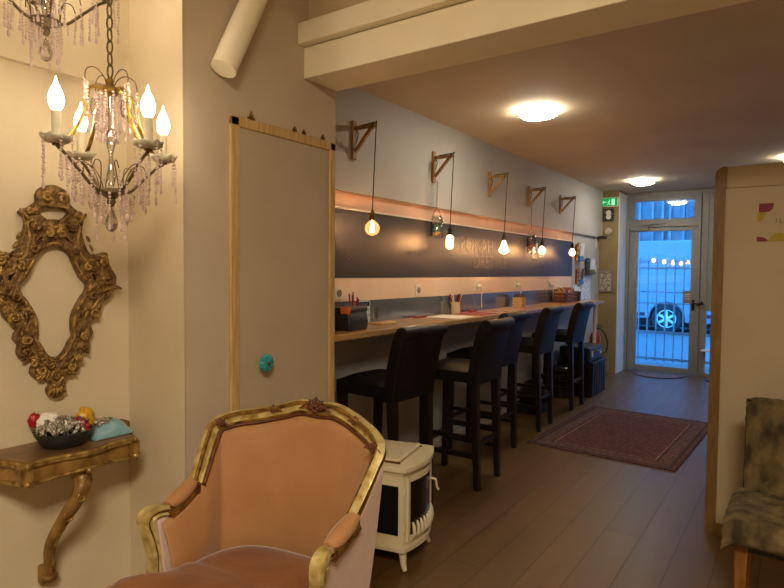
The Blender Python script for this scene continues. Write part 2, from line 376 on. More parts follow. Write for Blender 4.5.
# plane facing +X: local x -> +Y, local y -> +Z ; plane facing -Y: local x -> +X, local y -> +Z
def TX(x, y, z): return Matrix(((0, 0, 1, x), (1, 0, 0, y), (0, 1, 0, z), (0, 0, 0, 1)))
def TY(x, y, z): return Matrix(((1, 0, 0, x), (0, 0, -1, y), (0, 1, 0, z), (0, 0, 0, 1)))
def TR(loc, rz): return Matrix.Translation(loc) @ Matrix.Rotation(rz, 4, 'Z')

# ---------------------------------------------------------------- the setting
struct('floor', MB().box(-3.2, 2.6, -3.2, 9.42, -.12, 0), M['floor'])
struct('ceiling', MB().box(-2.7, 2.6, 2.25, 9.5, 2.63, 2.75), M['ceil'])
struct('ceiling', MB().box(-2.7, 2.6, -3.2, 2.25, 3.0, 3.12), M['ceil'])
struct('wall_left', MB().box(-2.70, -2.435, 2.245, 9.5, 0, 2.63), M['bar_wall'])
struct('wall_left', MB().box(-2.70, -1.908, 1.376, 2.245, 0, 3.0), M['plaster_grey'])
struct('wall_left', MB().box(-2.70, -2.276, -3.2, 1.376, 0, 3.0), M['plaster_mirror'])
jog = MB().box(-2.30, -1.908, 1.371, 1.3775, 0, 3.0); struct('wall_left', jog, M['plaster_mirror'])
struct('trim_1', MB().box(-2.276, -2.255, -3.2, 1.372, 2.168, 3.0), M['plaster_mirror'])
struct('wall_right', MB().box(2.4, 2.6, -3.2, 9.5, 0, 3.0), M['plaster'])
struct('wall_back', MB().box(-2.7, 2.6, -3.4, -3.2, 0, 3.0), M['plaster'])
struct('trim_2', MB().box(-2.436, -2.40, 2.25, 8.78, 1.958, 2.632), M['bar_wall'])          # boxed upper wall over the bar
# beam across the room
struct('trim_3', MB().box(-1.91, 2.45, 2.02, 2.25, 2.33, 2.47), M['beam'], bevel=.004)
struct('trim_4', MB().box(-1.91, 2.45, 1.98, 2.25, 2.475, 2.57), M['beam'], bevel=.004)
struct('trim_5', MB().box(-1.91, 2.45, 2.05, 2.25, 2.565, 3.0), M['plaster'])
# end wall beside the entrance and fronts
struct('wall_end', MB().box(-2.45, -2.175, 8.78, 9.45, 0, 2.63), M['olive'])
struct('trim_6', MB().box(-2.1755, -2.165, 8.78, 9.28, 0, 2.60), M['white_trim'])
struct('wall_far', MB().box(-.2, 2.45, 9.28, 9.5, 0, 2.63), M['plaster'])
struct('wall_far', MB().box(-2.2, -.2, 9.28, 9.5, 2.575, 2.64), M['alu'])
struct('baseboard_left', MB().box(-2.436, -2.42, 2.26, 8.78, 0, .07), M['white_trim'])
struct('baseboard_right', MB().box(2.385, 2.402, -3.2, 9.3, 0, .08), M['white_trim'])
# cream ledge band under the blackboard and glossy splash panel
struct('trim_7', MB().box(-2.436, -2.428, 2.26, 7.5, 1.25, 1.405), M['cream_band'])
struct('trim_8', MB().box(-2.436, -2.430, 2.26, 7.6, 1.097, 1.25), M['steel'])
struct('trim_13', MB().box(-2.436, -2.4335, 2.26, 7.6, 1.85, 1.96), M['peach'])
struct('trim_9', MB().box(-2.436, -2.40, 2.26, 7.52, 1.844, 1.853), M['white_trim'])

# closet door in the near left wall (door_2)
d = sempty('door_2', (-1.908, 1.92, 0))
fr = MB()
fr.box(0, .014, -.337, -.289, 0, 2.072); fr.box(0, .014, .270, .312, 0, 2.072); fr.box(0, .014, -.337, .312, 2.03, 2.075)
fr.build('door_frame', M['oak'], d, bevel=.006)
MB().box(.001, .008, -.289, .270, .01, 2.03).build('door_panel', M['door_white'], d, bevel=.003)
k = MB(); T = Matrix.Translation((.018, -.18, 1.056)) @ Matrix.Rotation(PI/2, 4, 'Y')
k.lathe([(.008, 0), (.010, .012), (.016, .018), (.030, .022), (.037, .030), (.036, .038), (.028, .045), (.012, .048), (.0, .049)], n=12, T=T)
for i in range(12):
    a = 2*PI*i/12; k.ball((.030*math.cos(a), .030*math.sin(a), .036), .009, nu=8, nv=6, T=T)
kn = k.build('door_knob', M['teal'], d, smooth=2); kn['label'] = 'teal ceramic flower shaped knob'
MB().ball((0, 0, 0), .008, T=Matrix.Translation((.068, -.18, 1.056))).build('knob_button', M['brass'], kn, smooth=2)
orn = MB()
for yy, s in ((-.225, .55), (.03, .3), (.09, .25), (.22, .3)):
    orn.box(.004, .016, yy-.03*s, yy+.03*s, 2.072, 2.083); orn.box(.006, .014, yy-.008, yy+.008, 2.08, 2.08+.03*s)
    orn.ball((.01, yy, 2.085+.03*s), .006*s+.003)
orn.build('door_frame_ornament', M['gilt'], d)

# entrance door (door_1), transom (window_1), side leaf (door_3)
Y0 = 9.28
d = sempty('door_1', (-1.66, Y0, 0))
def fx(x0, x1, z0, z1, y0=-.04, y1=.03): return (x0+1.66, x1+1.66, y0, y1, z0, z1)
fm = MB(); fm.box(*fx(-2.165, -2.13, 0, 2.58, -.07, .06)); fm.box(*fx(-1.215, -1.175, 0, 2.58, -.07, .06)); fm.box(*fx(-2.13, -1.215, 2.12, 2.19, -.07, .06)); fm.box(*fx(-2.13, -1.215, 2.55, 2.58, -.07, .06))
fm.build('door_frame', M['alu'], d, bevel=.004)
lf = MB(); lf.box(*fx(-2.128, -2.01, .01, 2.118)); lf.box(*fx(-1.295, -1.217, .01, 2.118)); lf.box(*fx(-2.01, -1.295, .01, .10)); lf.box(*fx(-2.01, -1.295, 2.06, 2.118))
leaf = lf.build('door_leaf', M['alu'], d, bevel=.004)
MB().box(*fx(-2.012, -1.293, .098, 2.062, -.008, .0)).build('door_pane', M['pane'], d)
cl = MB(); cl.box(*fx(-2.11, -1.86, 2.075, 2.13, -.10, -.042)); cl.tube([(-2.0+1.66, -.09, 2.14), (-1.80+1.66, -.11, 2.165), (-1.58+1.66, -.05, 2.17)], .012, 6)
cl.build('door_closer', M['alu'], d, bevel=.003)
sg = MB().box(*fx(-1.385, -1.262, 1.03, 1.205, -.05, -.041)).build('door_sign', M['alu'], d); sg['label'] = 'small grey plate with pale lines of writing'
l = MB()
for i, ww in enumerate((.07, .08, .05)): l.box(-1.325-ww/2+1.66, -1.325+ww/2+1.66, -.052, -.05, 1.15-i*.03, 1.158-i*.03)
l.build('sign_writing', M['paper'], sg)
hb = MB().box(*fx(-1.275, -1.235, .93, 1.08, -.05, -.04)).tube([(-1.255+1.66, -.05, 1.03), (-1.255+1.66, -.10, 1.03), (-1.14+1.66, -.10, 1.03)], .011, 8)
hb.build('door_handle', M['black_iron'], d)
wn = sempty('window_1', (-1.66, Y0, 2.37))
w1 = MB()
for (a, b, c_, d_) in ((-2.13, -2.06, 2.19, 2.55), (-1.275, -1.215, 2.19, 2.55), (-2.06, -1.275, 2.19, 2.24), (-2.06, -1.275, 2.50, 2.55)):
    w1.box(a+1.66, b+1.66, -.04, .03, c_-2.37, d_-2.37)
w1.build('window_frame', M['alu'], wn, bevel=.003)
MB().box(-2.062+1.66, -1.273+1.66, -.008, 0, 2.238-2.37, 2.502-2.37).build('window_pane', M['pane'], wn)
d = sempty('door_3', (-.7, Y0, 0))
l3 = MB(); l3.box(-.475, -.385, -.04, .03, 0, 2.575); l3.box(-.386, -.29, -.035, .025, .94, 2.57); l3.box(.40, .5, -.04, .03, 0, 2.575); l3.box(-.385, .40, -.04, .03, 0, .06); l3.box(-.385, .4, -.04, .03, .93, 1.05); l3.box(-.385, .4, -.04, .03, 2.12, 2.19); l3.box(-.385, .4, -.04, .03, 2.5, 2.575)
l3.build('door_leaf', M['alu'], d, bevel=.004)
g = MB(); g.box(-.385, .40, -.008, 0, .06, .93); g.box(-.29, .40, -.008, 0, 1.05, 2.12); g.box(-.29, .40, -.008, 0, 2.19, 2.5); g.build('door_pane', M['pane'], d)
MB().tube([(-.43, -.04, 1.03), (-.43, -.09, 1.03), (-.50, -.09, 1.0), (-.43, -.09, 1.06)], .012, 8).build('door_handle', M['black_iron'], d)
MB().box(-.43, -.2, -.16, -.04, .375, .39).build('shelf', M['white_trim'], d)

# partition on the right
pt = struct('wall_partition', MB().box(-.357, 1.4, 3.68, 4.9, 0, 1.912), M['partition'])
struct('trim_10', MB().box(-.357, 1.4, 3.682, 4.9, 1.9125, 2.032), M['partition'], bevel=.008)
e = MB()
prof = [(-.408, 0), (-.355, 0), (-.355, 2.032)]+[(-.36-.05*math.sin(a)*.95, 2.032-.05*(1-math.cos(a))) for a in [i*PI/2/6 for i in range(7)]]
n = len(prof); e.add([(x, 3.668, z) for x, z in prof]+[(x, 3.70, z) for x, z in prof], [tuple(range(n)), tuple(range(n, 2*n))[::-1]]+[(i, (i+1) % n, n+(i+1) % n, n+i) for i in range(n)])
struct('trim_11', e, M['edge_wood'])
struct('trim_12', MB().box(-.405, -.357, 3.70, 4.9, 0, 1.98), M['edge_wood'])
struct('baseboard_right', MB().box(-.354, 1.4, 3.664, 3.681, 0, .07), M['edge_wood'], bevel=.003)

# ---------------------------------------------------------------- outdoors
struct('street_ground', MB().box(-14, 10, 9.45, 22, -.14, -.02), M['asphalt'])
g = thing('security_gate', 'pale metal bar gate standing just outside the glass entrance door', 'gate', (-1.65, 10.2, -.02))
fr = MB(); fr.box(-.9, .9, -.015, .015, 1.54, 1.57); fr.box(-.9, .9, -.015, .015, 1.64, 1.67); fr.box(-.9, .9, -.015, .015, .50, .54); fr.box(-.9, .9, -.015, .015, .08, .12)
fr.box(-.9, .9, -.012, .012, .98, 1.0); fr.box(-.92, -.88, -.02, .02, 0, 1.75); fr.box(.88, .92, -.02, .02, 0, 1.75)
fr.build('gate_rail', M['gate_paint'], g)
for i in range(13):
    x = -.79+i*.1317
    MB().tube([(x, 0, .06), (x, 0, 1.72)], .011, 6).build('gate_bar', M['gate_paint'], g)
b = thing('cladded_building', 'building across the street with tall vertical wall panels', 'building', (-4, 21, -.02))
bb = MB(); bb.box(-9, 12, 0, 1, 0, 9)
for i in range(66): x = -8.9+i*.31+(.09 if i % 3 else 0); bb.box(x, x+.07, -.16, 0, 0, 9)
bb.build('wall', M['facade'], b)
for i in range(3): MB().box(-2.2+i*3.1, -.9+i*3.1, -.19, 0, 3.1, 3.6).build('window', M['darkprint'], b)
# parked van, side on
v = thing('parked_van', 'pale blue lit van parked along the street outside the entrance', 'van', (-2.69, 15.6, -.02))
body = MB()
o = [(-3.6, .28), (-3.62, .9), (-3.5, 1.1), (-2.7, 1.25), (-2.2, 1.95), (-1.9, 2.2), (-1.6, 2.27), (1.35, 2.27), (1.45, 2.15), (1.5, 1.2), (1.5, .28), (.40, .28)]
arch = [(.40*math.cos(a), .36+.40*math.sin(a)) for a in [i*PI/10 for i in range(11)]]
o2 = o+[(x, max(z, .28)) for x, z in arch]+[(-2.35, .28)]+[(-2.75+.40*math.cos(a), max(.36+.40*math.sin(a), .28)) for a in [i*PI/10 for i in range(11)]]
n = len(o2); T = Matrix(((1, 0, 0, 0), (0, 0, 1, 0), (0, 1, 0, 0), (0, 0, 0, 1)))
body.add([(x, 0, z) for x, z in o2]+[(x, 1.9, z) for x, z in o2], [tuple(range(n)), tuple(range(n, 2*n))[::-1]]+[(i, (i+1) % n, n+(i+1) % n, n+i) for i in range(n)])
body.build('body', M['bluewhite'], v, bevel=.03)
for x0_, x1_ in ((-3.5, -3.2), (-2.3, -.5), (.5, 1.45)): MB().box(x0_, x1_, -.012, .02, .42, .5).build('side_moulding', M['rubber'], v)
MB().box(-1.25, 1.3, -.006, .02, 1.0, 1.03).box(-1.3, -1.27, -.006, .02, .45, 2.15).box(.62, .65, -.006, .02, .45, 2.15).build('panel_seam', M['darkprint'], v)
MB().add([(-2.45, -.01, 1.3), (-1.45, -.01, 1.3), (-1.45, -.01, 1.95), (-1.95, -.01, 1.95)], [(0, 1, 2, 3)]).build('side_window', M['black_glass'], v, solid=.01)
for wx in (0, -2.75):
    T = Matrix.Translation((wx, .12, .365)) @ Matrix.Rotation(PI/2, 4, 'X')
    w_ = MB().lathe([(.22, -.1), (.33, -.1), (.345, -.06), (.345, .1), (.33, .13), (.23, .13)], n=32, T=T).build('wheel', M['rubber'], v, smooth=True)
    r0 = MB().lathe([(.215, .10), (.22, .135), (.20, .135), (.195, .11)], n=32, T=T); r0.lathe([(.0, .09), (.07, .09), (.07, .14), (0, .145)], n=16, T=T)
    for i in range(6):
        r0.box(-.03, .03, .05, .21, .105, .135, T=T @ Matrix.Rotation(i*PI/3, 4, 'Z'))
    r0.build('wheel_rim', M['rim'], w_)
MB().box(-3.45, 1.4, .3, 1.6, .15, .4).build('underbody', M['rubber'], v)

# ---------------------------------------------------------------- blackboard with chalk writing
bd = thing('chalkboard', 'long black chalkboard strip with faint chalk lettering on bar wall', 'chalkboard', (-2.434, 4.89, 1.404))
MB().box(0, .010, -2.63, 2.633, 0, .442).build('board_panel', M['chalk'], bd, bevel=.001)
def ct(s, size, y, z, sp=1): text('chalk_writing', s, size, TX(.0115, y-4.89, z-1.404), M['chalkline'], bd, depth=.0006, space=sp)
ct('BONAH', .19, 4.83, 1.68); ct('DRET', .17, 4.97, 1.535); ct('LE', .17, 5.40, 1.535); ct('KI', .055, 3.71, 1.58); ct('Spott', .055, 3.86, 1.58); ct('\u201c v \u201d', .04, 2.99, 1.53)
ct('~', .12, 6.2, 1.53)
ln = MB()
for y in (4.72, 5.15, 6.15): ln.box(.010, .0115, y-.28, y+.28, .052, .056)
ln.build('chalk_line', M['chalkline'], bd)
pn = MB().box(-.005, .003, -.085, .085, -.085, .085).build('paper_note', M['paper'], None, loc=(0, 0, 0)); pn.location = (-2.418, 6.21, 1.685); pn.scale = (.6, 1, 1)
tag(pn, 'pale paper note stuck on chalkboard behind the far hanging jar', 'note')

# ---------------------------------------------------------------- bar counter
ct_ = thing('bar_counter', 'long narrow oak bar counter fixed along the left wall', 'bar counter', (-2.25, 5.2, 0))
MB().box(-.183, .18, -2.93, 2.55, 1.062, 1.097).build('countertop', M['oak_y'], ct_, bevel=.004)
bk = MB()
for y in (-2.0, -.3, 1.4): bk.box(-.183, .10, y-.015, y+.015, 1.04, 1.062)
bk.build('support_bracket', M['black_iron'], ct_)
MB().tube([(.09, 2.45, 0), (.09, 2.45, 1.062)], .022, 12).build('leg', M['white_trim'], ct_, smooth=True)

# ---------------------------------------------------------------- bar stools (local -X is towards the counter)
def make_stool():
    s = thing('bar_stool', '', 'bar stool')
    q = MB()
    q.box(-.235, .17, -.205, .205, .715, .79)
    # domed seat pad
    rows = []
    for i in range(13):
        u = -1+2*i/12; r = []
        for j in range(13):
            w_ = -1+2*j/12
            h = (1-abs(u)**4)*(1-abs(w_)**4)
            r.append((-.0325+u*.2045*(1-.02*abs(w_)**6), w_*.208*(1-.02*abs(u)**6), .788+.04*h))
        rows.append(r)
    q.grid(rows); q.build('seat', M['black_leather'], s, smooth=True, bevel=.006)
    # scrolled backrest: profile in x,z swept over the width with a slight concavity
    pr = [(.135, .70), (.145, .80), (.165, .92), (.195, 1.04), (.215, 1.095), (.235, 1.125), (.262, 1.138), (.290, 1.130), (.305, 1.108), (.300, 1.082), (.280, 1.068), (.268, 1.045), (.250, .96), (.228, .86), (.212, .76), (.207, .70)]
    prs = [(p.x, p.y) for p in catmull([(a, b_, 0) for a, b_ in pr], 3)]
    bk = MB(); W = 11; n = len(prs); vs = []; fs = []
    for j in range(W):
        y = -.21+.42*j/(W-1); c_ = .018*(1-(y/.21)**2)
        for (x, z) in prs: vs.append((x+c_*(z-.7)*2, y, z))
    for j in range(W-1):
        for k in range(n-1): fs.append((j*n+k, j*n+k+1, (j+1)*n+k+1, (j+1)*n+k))
        fs.append((j*n+n-1, j*n, (j+1)*n, (j+1)*n+n-1))
    fs += [tuple(range(n)), tuple((W-1)*n+k for k in range(n))[::-1]]
    bk.add(vs, fs); b_ = bk.build('backrest', M['black_leather'], s, smooth=True, bevel=.004)
    for yy in (-.212, .212):
        MB().tube([(.262, yy*.97, 1.10), (.262, yy*1.02, 1.10)], [.024, .016], 12).build('scroll_end', M['black_leather'], b_)
    for sx in (-1, 1):
        for sy in (-1, 1):
            if sx < 0: a = (-.215, sy*.165, .0, .019, .019); c_ = (-.205, sy*.175, .72, .025, .025)
            else: a = (.205, sy*.170, .0, .019, .019); c_ = (.18, sy*.178, .72, .026, .025)
            MB().frustum(a, c_).build('leg', M['dark_wood'], s, bevel=.002)
    for sy in (-1, 1):
        for z in (.22, .34): MB().box(-.195, .18, sy*.17-.010, sy*.17+.010, z-.014, z+.014).build('stretcher', M['dark_wood'], s)
    for sx, z in ((-.208, .27), (.196, .30)): MB().box(sx-.010, sx+.010, -.155, .155, z-.016, z+.016).build('stretcher', M['dark_wood'], s)
    fp = MB().box(-.222, -.196, -.150, .150, .286, .290).build('footrest_plate', M['chrome'], s); fp['label'] = 'metal strip on the front foot rail'
    return s
st0 = make_stool()
stools = [(-2.07, 2.93, -3, 'black leather bar stool nearest the camera, behind the cream stove'),
          (-1.94, 3.66, 2, 'black leather bar stool pulled furthest out, beyond the stove, second in the row'),
          (-2.12, 4.37, 0, 'black leather bar stool mostly hidden in the middle of the row of five'),
          (-2.14, 5.30, 2, 'black leather bar stool beside the patterned rug, fourth from the camera'),
          (-2.16, 6.32, 0, 'black leather bar stool at far end of the counter beside the slatted crate')]
for i, (x, y, a, lb) in enumerate(stools):
    s = st0 if i == 0 else copy_tree(st0)
    s.location = (x, y, 0); s.rotation_euler = (0, 0, math.radians(a)); tag(s, lb, 'bar stool', 'black leather bar stools along the counter')

# ---------------------------------------------------------------- bracket pendant lamps
def bulb_profile(kind):
    if kind == 'globe': return [(.011, .05), (.014, .04), (.030, .028), (.043, .012), (.048, -.008), (.043, -.030), (.030, -.045), (.012, -.053), (0, -.054)]
    if kind == 'tube': return [(.011, .055), (.014, .045), (.024, .035), (.029, .015), (.029, -.04), (.024, -.055), (.010, -.063), (0, -.064)]
    if kind == 'diamond': return [(.011, .07), (.013, .06), (.022, .03), (.036, -.005), (.046, -.03), (.040, -.045), (.022, -.06), (0, -.065)]
    return [(.011, .05), (.014, .04), (.026, .022), (.036, .002), (.036, -.020), (.026, -.038), (.010, -.046), (0, -.047)]
lamps = [(2.997, 2.41, 2.165, 1.727, 'globe', 'amber_glass', 'wooden bracket pendant with round globe filament bulb, beside the white closet door'),
         (3.997, 2.385, 2.145, 1.686, 'tube', 'amber_bright', 'wooden bracket pendant with tubular bulb, second along bar wall, beside hanging jar of beads'),
         (5.002, 2.372, 2.14, 1.678, 'diamond', 'amber_bright', 'wooden bracket pendant with cone shaped bulb over chalk lettering, middle of five'),
         (5.958, 2.36, 2.14, 1.683, 'pear', 'amber_bright', 'wooden bracket pendant with small bulb beside the far hanging jar'),
         (6.943, 2.372, 2.15, 1.693, 'pear', 'amber_bright', 'wooden bracket pendant with small bulb furthest away, at the end of the chalkboard')]
for (y, zt, zb, zbulb, kind, gm, lb) in lamps:
    L = thing('pendant_lamp', lb, 'pendant lamp', (-2.40, y, zt), 0, 'pendant lamps on wooden brackets over the bar')
    b_ = MB(); b_.box(0, .018, -.02, .02, zb-zt, 0); b_.box(.018, .185, -.011, .011, -.06, -.038)
    T = Matrix.Translation((.018, 0, -.20)) @ Matrix.Rotation(math.radians(43), 4, 'Y')
    b_.box(-.011, .011, -.010, .010, .008, .205, T=T)
    b_.build('bracket', M['pine'], L, bevel=.002)
    x = .172
    c_ = MB(); c_.tube(catmull([(.012, .012, -.15), (.03, .016, -.09), (.022, .016, -.062), (.04, .014, -.034), (.10, .004, -.032), (x-.004, 0, -.029), (x+.016, 0, -.034), (x+.012, 0, -.07), (x-.012, 0, zbulb-zt+.11)], 5), .0035, 6)
    for k in range(3): c_.tube([(x-.01+.004*math.cos(a), .015*math.sin(a), -.049+.015*math.cos(a)+.0) for a in [i*PI/5 for i in range(10)]], .0035, 6, closed=True)
    c_.build('cord', M['cord'], L, smooth=2)
    xx = x-.012; zz = zbulb-zt
    top = bulb_profile(kind)[0][1]
    MB().lathe([(.004, top+.062), (.008, top+.058), (.010, top+.045), (.017, top+.040), (.018, top+.01), (.020, top+.006), (.020, top-.008), (.012, top-.012)], c=(xx, 0, zz), n=16).build('socket', M['brass'] if kind == 'globe' else M['black_iron'], L, smooth=True)
    gl = MB().lathe(bulb_profile(kind), c=(xx, 0, zz), n=24).build('bulb', M[gm], L, smooth=2)
    fl = MB()
    if kind == 'globe':
        for i in range(7):
            a = 2*PI*i/7; fl.tube([(xx+.006*math.cos(a), .006*math.sin(a), zz+.028), (xx+.012*math.cos(a), .012*math.sin(a), zz-.030)], .0012, 5)
    else:
        for i in range(6):
            a = 2*PI*i/6; fl.tube([(xx+.006*math.cos(a), .006*math.sin(a), zz+.028), (xx+.012*math.cos(a), .012*math.sin(a), zz-.034)], .0020, 5)
    fl.build('filament', M['filament'], gl)

# hanging jars
def jar(y, zt, z0, z1, fills, lb):
    j = thing('hanging_jar', lb, 'jar', (-2.36, y, z0), 0, 'glass jars hung from two of the brackets')
    h = z1-z0
    MB().lathe([(.044, 0), (.050, .005), (.052, h*.75), (.045, h*.88), (.036, h*.95), (.040, h), (.038, h), (.034, h*.95), (.048, h*.74), (.046, .008), (.0, .006)], n=20).build('glass', M['clear'], j, smooth=True)
    MB().tube([(0, 0, h+.05), (0, 0, zt-z0)], .003, 6).tube([(-.036, 0, h), (-.02, 0, h+.04), (0, 0, h+.055), (.02, 0, h+.04), (.036, 0, h)], .0025, 6).build('rope', M['pine'], j)
    f0 = MB(); f1 = MB(); random.seed(int(y*10))
    for i in range(34):
        a = random.random()*2*PI; r = random.random()**.5*.036; z = .016+random.random()*h*.45
        (f0 if z < h*.22 else f1).ball((r*math.cos(a), r*math.sin(a), z), .010, nu=6, nv=4)
    a_ = f0.build('filling', M[fills[0]], j); b_ = f1.build('filling', M[fills[1]], j)
    return j
jar(4.0, 2.16, 1.72, 1.885, ('yellow', 'teal'), 'clear hanging glass jar with teal and gold beads, nearer the camera')
jar(5.96, 2.16, 1.65, 1.845, ('paper', 'red'), 'clear hanging glass jar with red and white filling, further away')

# wall sockets in the cream band
def socket_(y, z, lb, plug):
    s = thing('wall_socket', lb, 'wall socket', (-2.428, y, z), 0, 'white sockets in the cream strip above the counter')
    MB().box(0, .009, -.042, .042, -.042, .042).build('face_plate', M['white_trim'], s, bevel=.003)
    T = Matrix.Translation((.009, 0, 0)) @ Matrix.Rotation(PI/2, 4, 'Y')
    MB().lathe([(.0, .0015), (.019, .0015), (.021, .003), (.023, .003), (.023, 0)], n=20, T=T).build('socket_well', M['grey_letter'], s)
    if plug:
        p_ = MB().lathe([(.0, 0), (.017, 0), (.017, .025), (.010, .038), (0, .04)], n=14, T=T).build('plug', M['paper'], s, smooth=True)
        MB().tube(catmull([(.045, 0, 0), (.06, .01, -.03), (.04, .02, -.09), (.03, .05, -.20)], 5), .003, 6).build('lead', M['paper'], p_)
socket_(3.84, 1.305, 'white wall socket without a plug nearest to the open pen jar', False)
socket_(4.84, 1.322, 'white wall socket with a white plug beyond the cutlery jar', True)
socket_(5.75, 1.325, 'white wall socket above the wooden napkin box', True)
socket_(6.72, 1.318, 'white wall socket furthest along, above the brown crate', True)
socket_(2.89, 1.305, 'white wall socket right beside the closet door frame', False)

# ---------------------------------------------------------------- things on the counter (z = 1.097)
ZC = 1.097
t_ = thing('tool_bag', 'black and orange soft tool bag at near end of the counter', 'bag', (-2.225, 2.745, ZC), math.radians(6))
q = MB(); rows = []
prof = [(-.075, 0), (-.08, .05), (-.070, .095), (-.055, .125), (.055, .125), (.070, .095), (.08, .05), (.075, 0)]
q.add([(x, -.10, z) for x, z in prof]+[(x, .105, z*1.02) for x, z in prof], [tuple(range(8)), tuple(range(8, 16))[::-1]]+[(i, (i+1) % 8, 8+(i+1) % 8, 8+i) for i in range(8)])
q.build('body', M['black'], t_, bevel=.012, smooth=True)
MB().box(-.078, -.03, -.112, -.075, .004, .095).build('end_panel', M['orange'], t_, bevel=.01)
MB().box(-.065, .073, -.115, .108, .104, .138).build('lid', M['black'], t_, bevel=.012)
MB().box(.02, .078, -.119, -.09, .100, .142).build('corner_patch', M['orange'], t_, bevel=.006)
p_ = thing('pen_pot', 'open pot of red and dark pens behind the tool bag', 'pen pot', (-2.37, 2.98, ZC))
MB().lathe([(0, 0), (.032, 0), (.034, .09), (.031, .09), (.029, .006), (0, .006)], n=18).build('pot', M['black'], p_, smooth=True)
for i, (a, m_) in enumerate(((.3, 'red'), (1.5, 'red'), (2.6, 'black'), (4.0, 'red'), (5.2, 'pinkmat'))):
    MB().tube([(.012*math.cos(a), .012*math.sin(a), .01), (.032*math.cos(a), .032*math.sin(a), .17+.012*i)], .005, 7).build('pen', M[m_], p_)
c_ = thing('card_stand', 'small printed blue card standing behind the tool bag', 'card', (-2.385, 3.10, ZC), math.radians(-8))
MB().box(-.002, .002, -.06, .06, .004, .155).build('card', M['blueprint'], c_)
MB().box(-.03, .012, -.065, .065, 0, .006).build('stand', M['clear'], c_)
MB().box(.002, .003, -.055, .055, .115, .148).build('header', M['darkprint'], c_)
def tumbler(x, y, h, r, lb):
    o = MB().lathe([(0, 0), (r*.85, 0), (r, h), (r*.94, h), (r*.8, .006), (0, .006)], c=(x, y, ZC), n=20).build('drinking_glass', M['clear'], None, smooth=True)
    return tag(o, lb, 'glass')
tumbler(-2.36, 3.18, .105, .034, 'clear drinking glass beside the tool bag on the counter')
tumbler(-2.38, 4.23, .085, .03, 'small clear glass standing left of the cutlery jar')
o = MB().box(-2.345, -2.235, 3.10, 3.28, ZC, ZC+.014).build('wooden_board', M['oak'], None, bevel=.006); tag(o, 'small pale wooden board lying flat on counter by the glass', 'board')
o = MB().box(-2.40, -2.36, 3.72, 3.87, ZC, ZC+.012).build('red_tray', M['red'], None, bevel=.004); tag(o, 'small red flat box on the counter nearer the camera than the cutlery jar', 'box')
o = MB().box(-2.37, -2.10, 3.86, 4.16, ZC, ZC+.004).build('paper_placemat', M['paper'], None); o.rotation_euler = (0, 0, 0); tag(o, 'white paper placemat on counter in front of the cutlery jar', 'placemat')
o = MB().box(-2.36, -2.11, 4.32, 4.62, ZC, ZC+.004).build('paper_placemat', M['pinkmat'], None); tag(o, 'dull red placemat on counter just past the cutlery jar', 'placemat')
o = MB().box(-2.37, -2.12, 4.85, 5.25, ZC, ZC+.004).build('paper_placemat', M['brownprint'], None); tag(o, 'brown patterned placemat further along before the wooden napkin box', 'placemat')
o = MB().box(-2.41, -2.37, 4.64, 4.74, ZC, ZC+.014).build('red_tray', M['red'], None, bevel=.004); tag(o, 'small red flat box against wall just past the cutlery jar', 'box')
j = thing('cutlery_jar', 'cream jar holding red, white and black handled cutlery', 'jar', (-2.385, 4.36, ZC))
MB().lathe([(0, 0), (.040, 0), (.043, .02), (.043, .095), (.046, .10), (.040, .10), (.038, .01), (0, .01)], n=20).build('jar', M['cream_ceramic'], j, smooth=True)
for i in range(9):
    a = i*.7; MB().box(-.007, .007, -.002, .002, 0, .085, T=Matrix.Translation((.028*math.cos(a), .028*math.sin(a), .085)) @ Matrix.Rotation(.3*math.cos(a), 4, 'Y') @ Matrix.Rotation(-.3*math.sin(a), 4, 'X') @ Matrix.Rotation(a, 4, 'Z')).build('utensil', M[('red', 'paper', 'black')[i % 3]], j, bevel=.001)
n_ = thing('napkin_box', 'square pale wooden napkin box with dark contents on the counter', 'box', (-2.34, 5.62, ZC))
MB().box(-.05, .05, -.055, .055, 0, .10).build('box', M['oak'], n_, bevel=.003)
for i in range(4): MB().box(-.04+i*.022, -.03+i*.022, -.05, .05, .10, .125+.008*(i % 2)).build('menu_card', M[('darkprint', 'crate_wood')[i % 2]], n_)
n_ = thing('condiment_crate', 'brown slatted crate with packets on far end of counter', 'crate', (-2.33, 6.98, ZC))
q = MB()
for z in (0, .04, .08): q.box(-.08, -.07, -.22, .22, z+.005, z+.035).box(.07, .08, -.22, .22, z+.005, z+.035).box(-.08, .08, -.22, -.21, z+.005, z+.035).box(-.08, .08, .21, .22, z+.005, z+.035)
q.box(-.08, .08, -.22, .22, 0, .008); q.build('crate', M['crate_wood'], n_)
for i in range(7): MB().box(-.06, .055, -.19+i*.055, -.155+i*.055, .01, .13+.015*((i*3) % 4)).build('packet', M[('oak', 'brownprint', 'red', 'paper')[i % 4]], n_, bevel=.003)
o = MB().lathe([(0, 0), (.05, 0), (.056, .12), (.051, .12), (.046, .01), (0, .01)], c=(-2.31, 7.36, ZC), n=20).build('dark_pot', M['bowl'], None, smooth=True); tag(o, 'dark round pot standing past the brown crate on the counter', 'pot')
n_ = thing('leaflet_stand', 'pale blue leaflets standing upright at far end of the counter', 'leaflets', (-2.36, 7.62, ZC))
for i in range(3): MB().box(-.03+i*.03, -.026+i*.03, -.08, .08, 0, .20-.03*i, T=Matrix.Rotation(-.12, 4, 'Y')).build('leaflet', M['blueprint'], n_)
MB().box(-.05, .05, -.085, .085, 0, .01).build('base', M['clear'], n_)
o = MB().box(-2.31, -2.305, 7.06, 7.26, ZC+.02, ZC+.22).build('leaning_leaflet', M['blueprint'], None); o.rotation_euler = (0, 0, 0)
bpy.data.objects.remove(o)
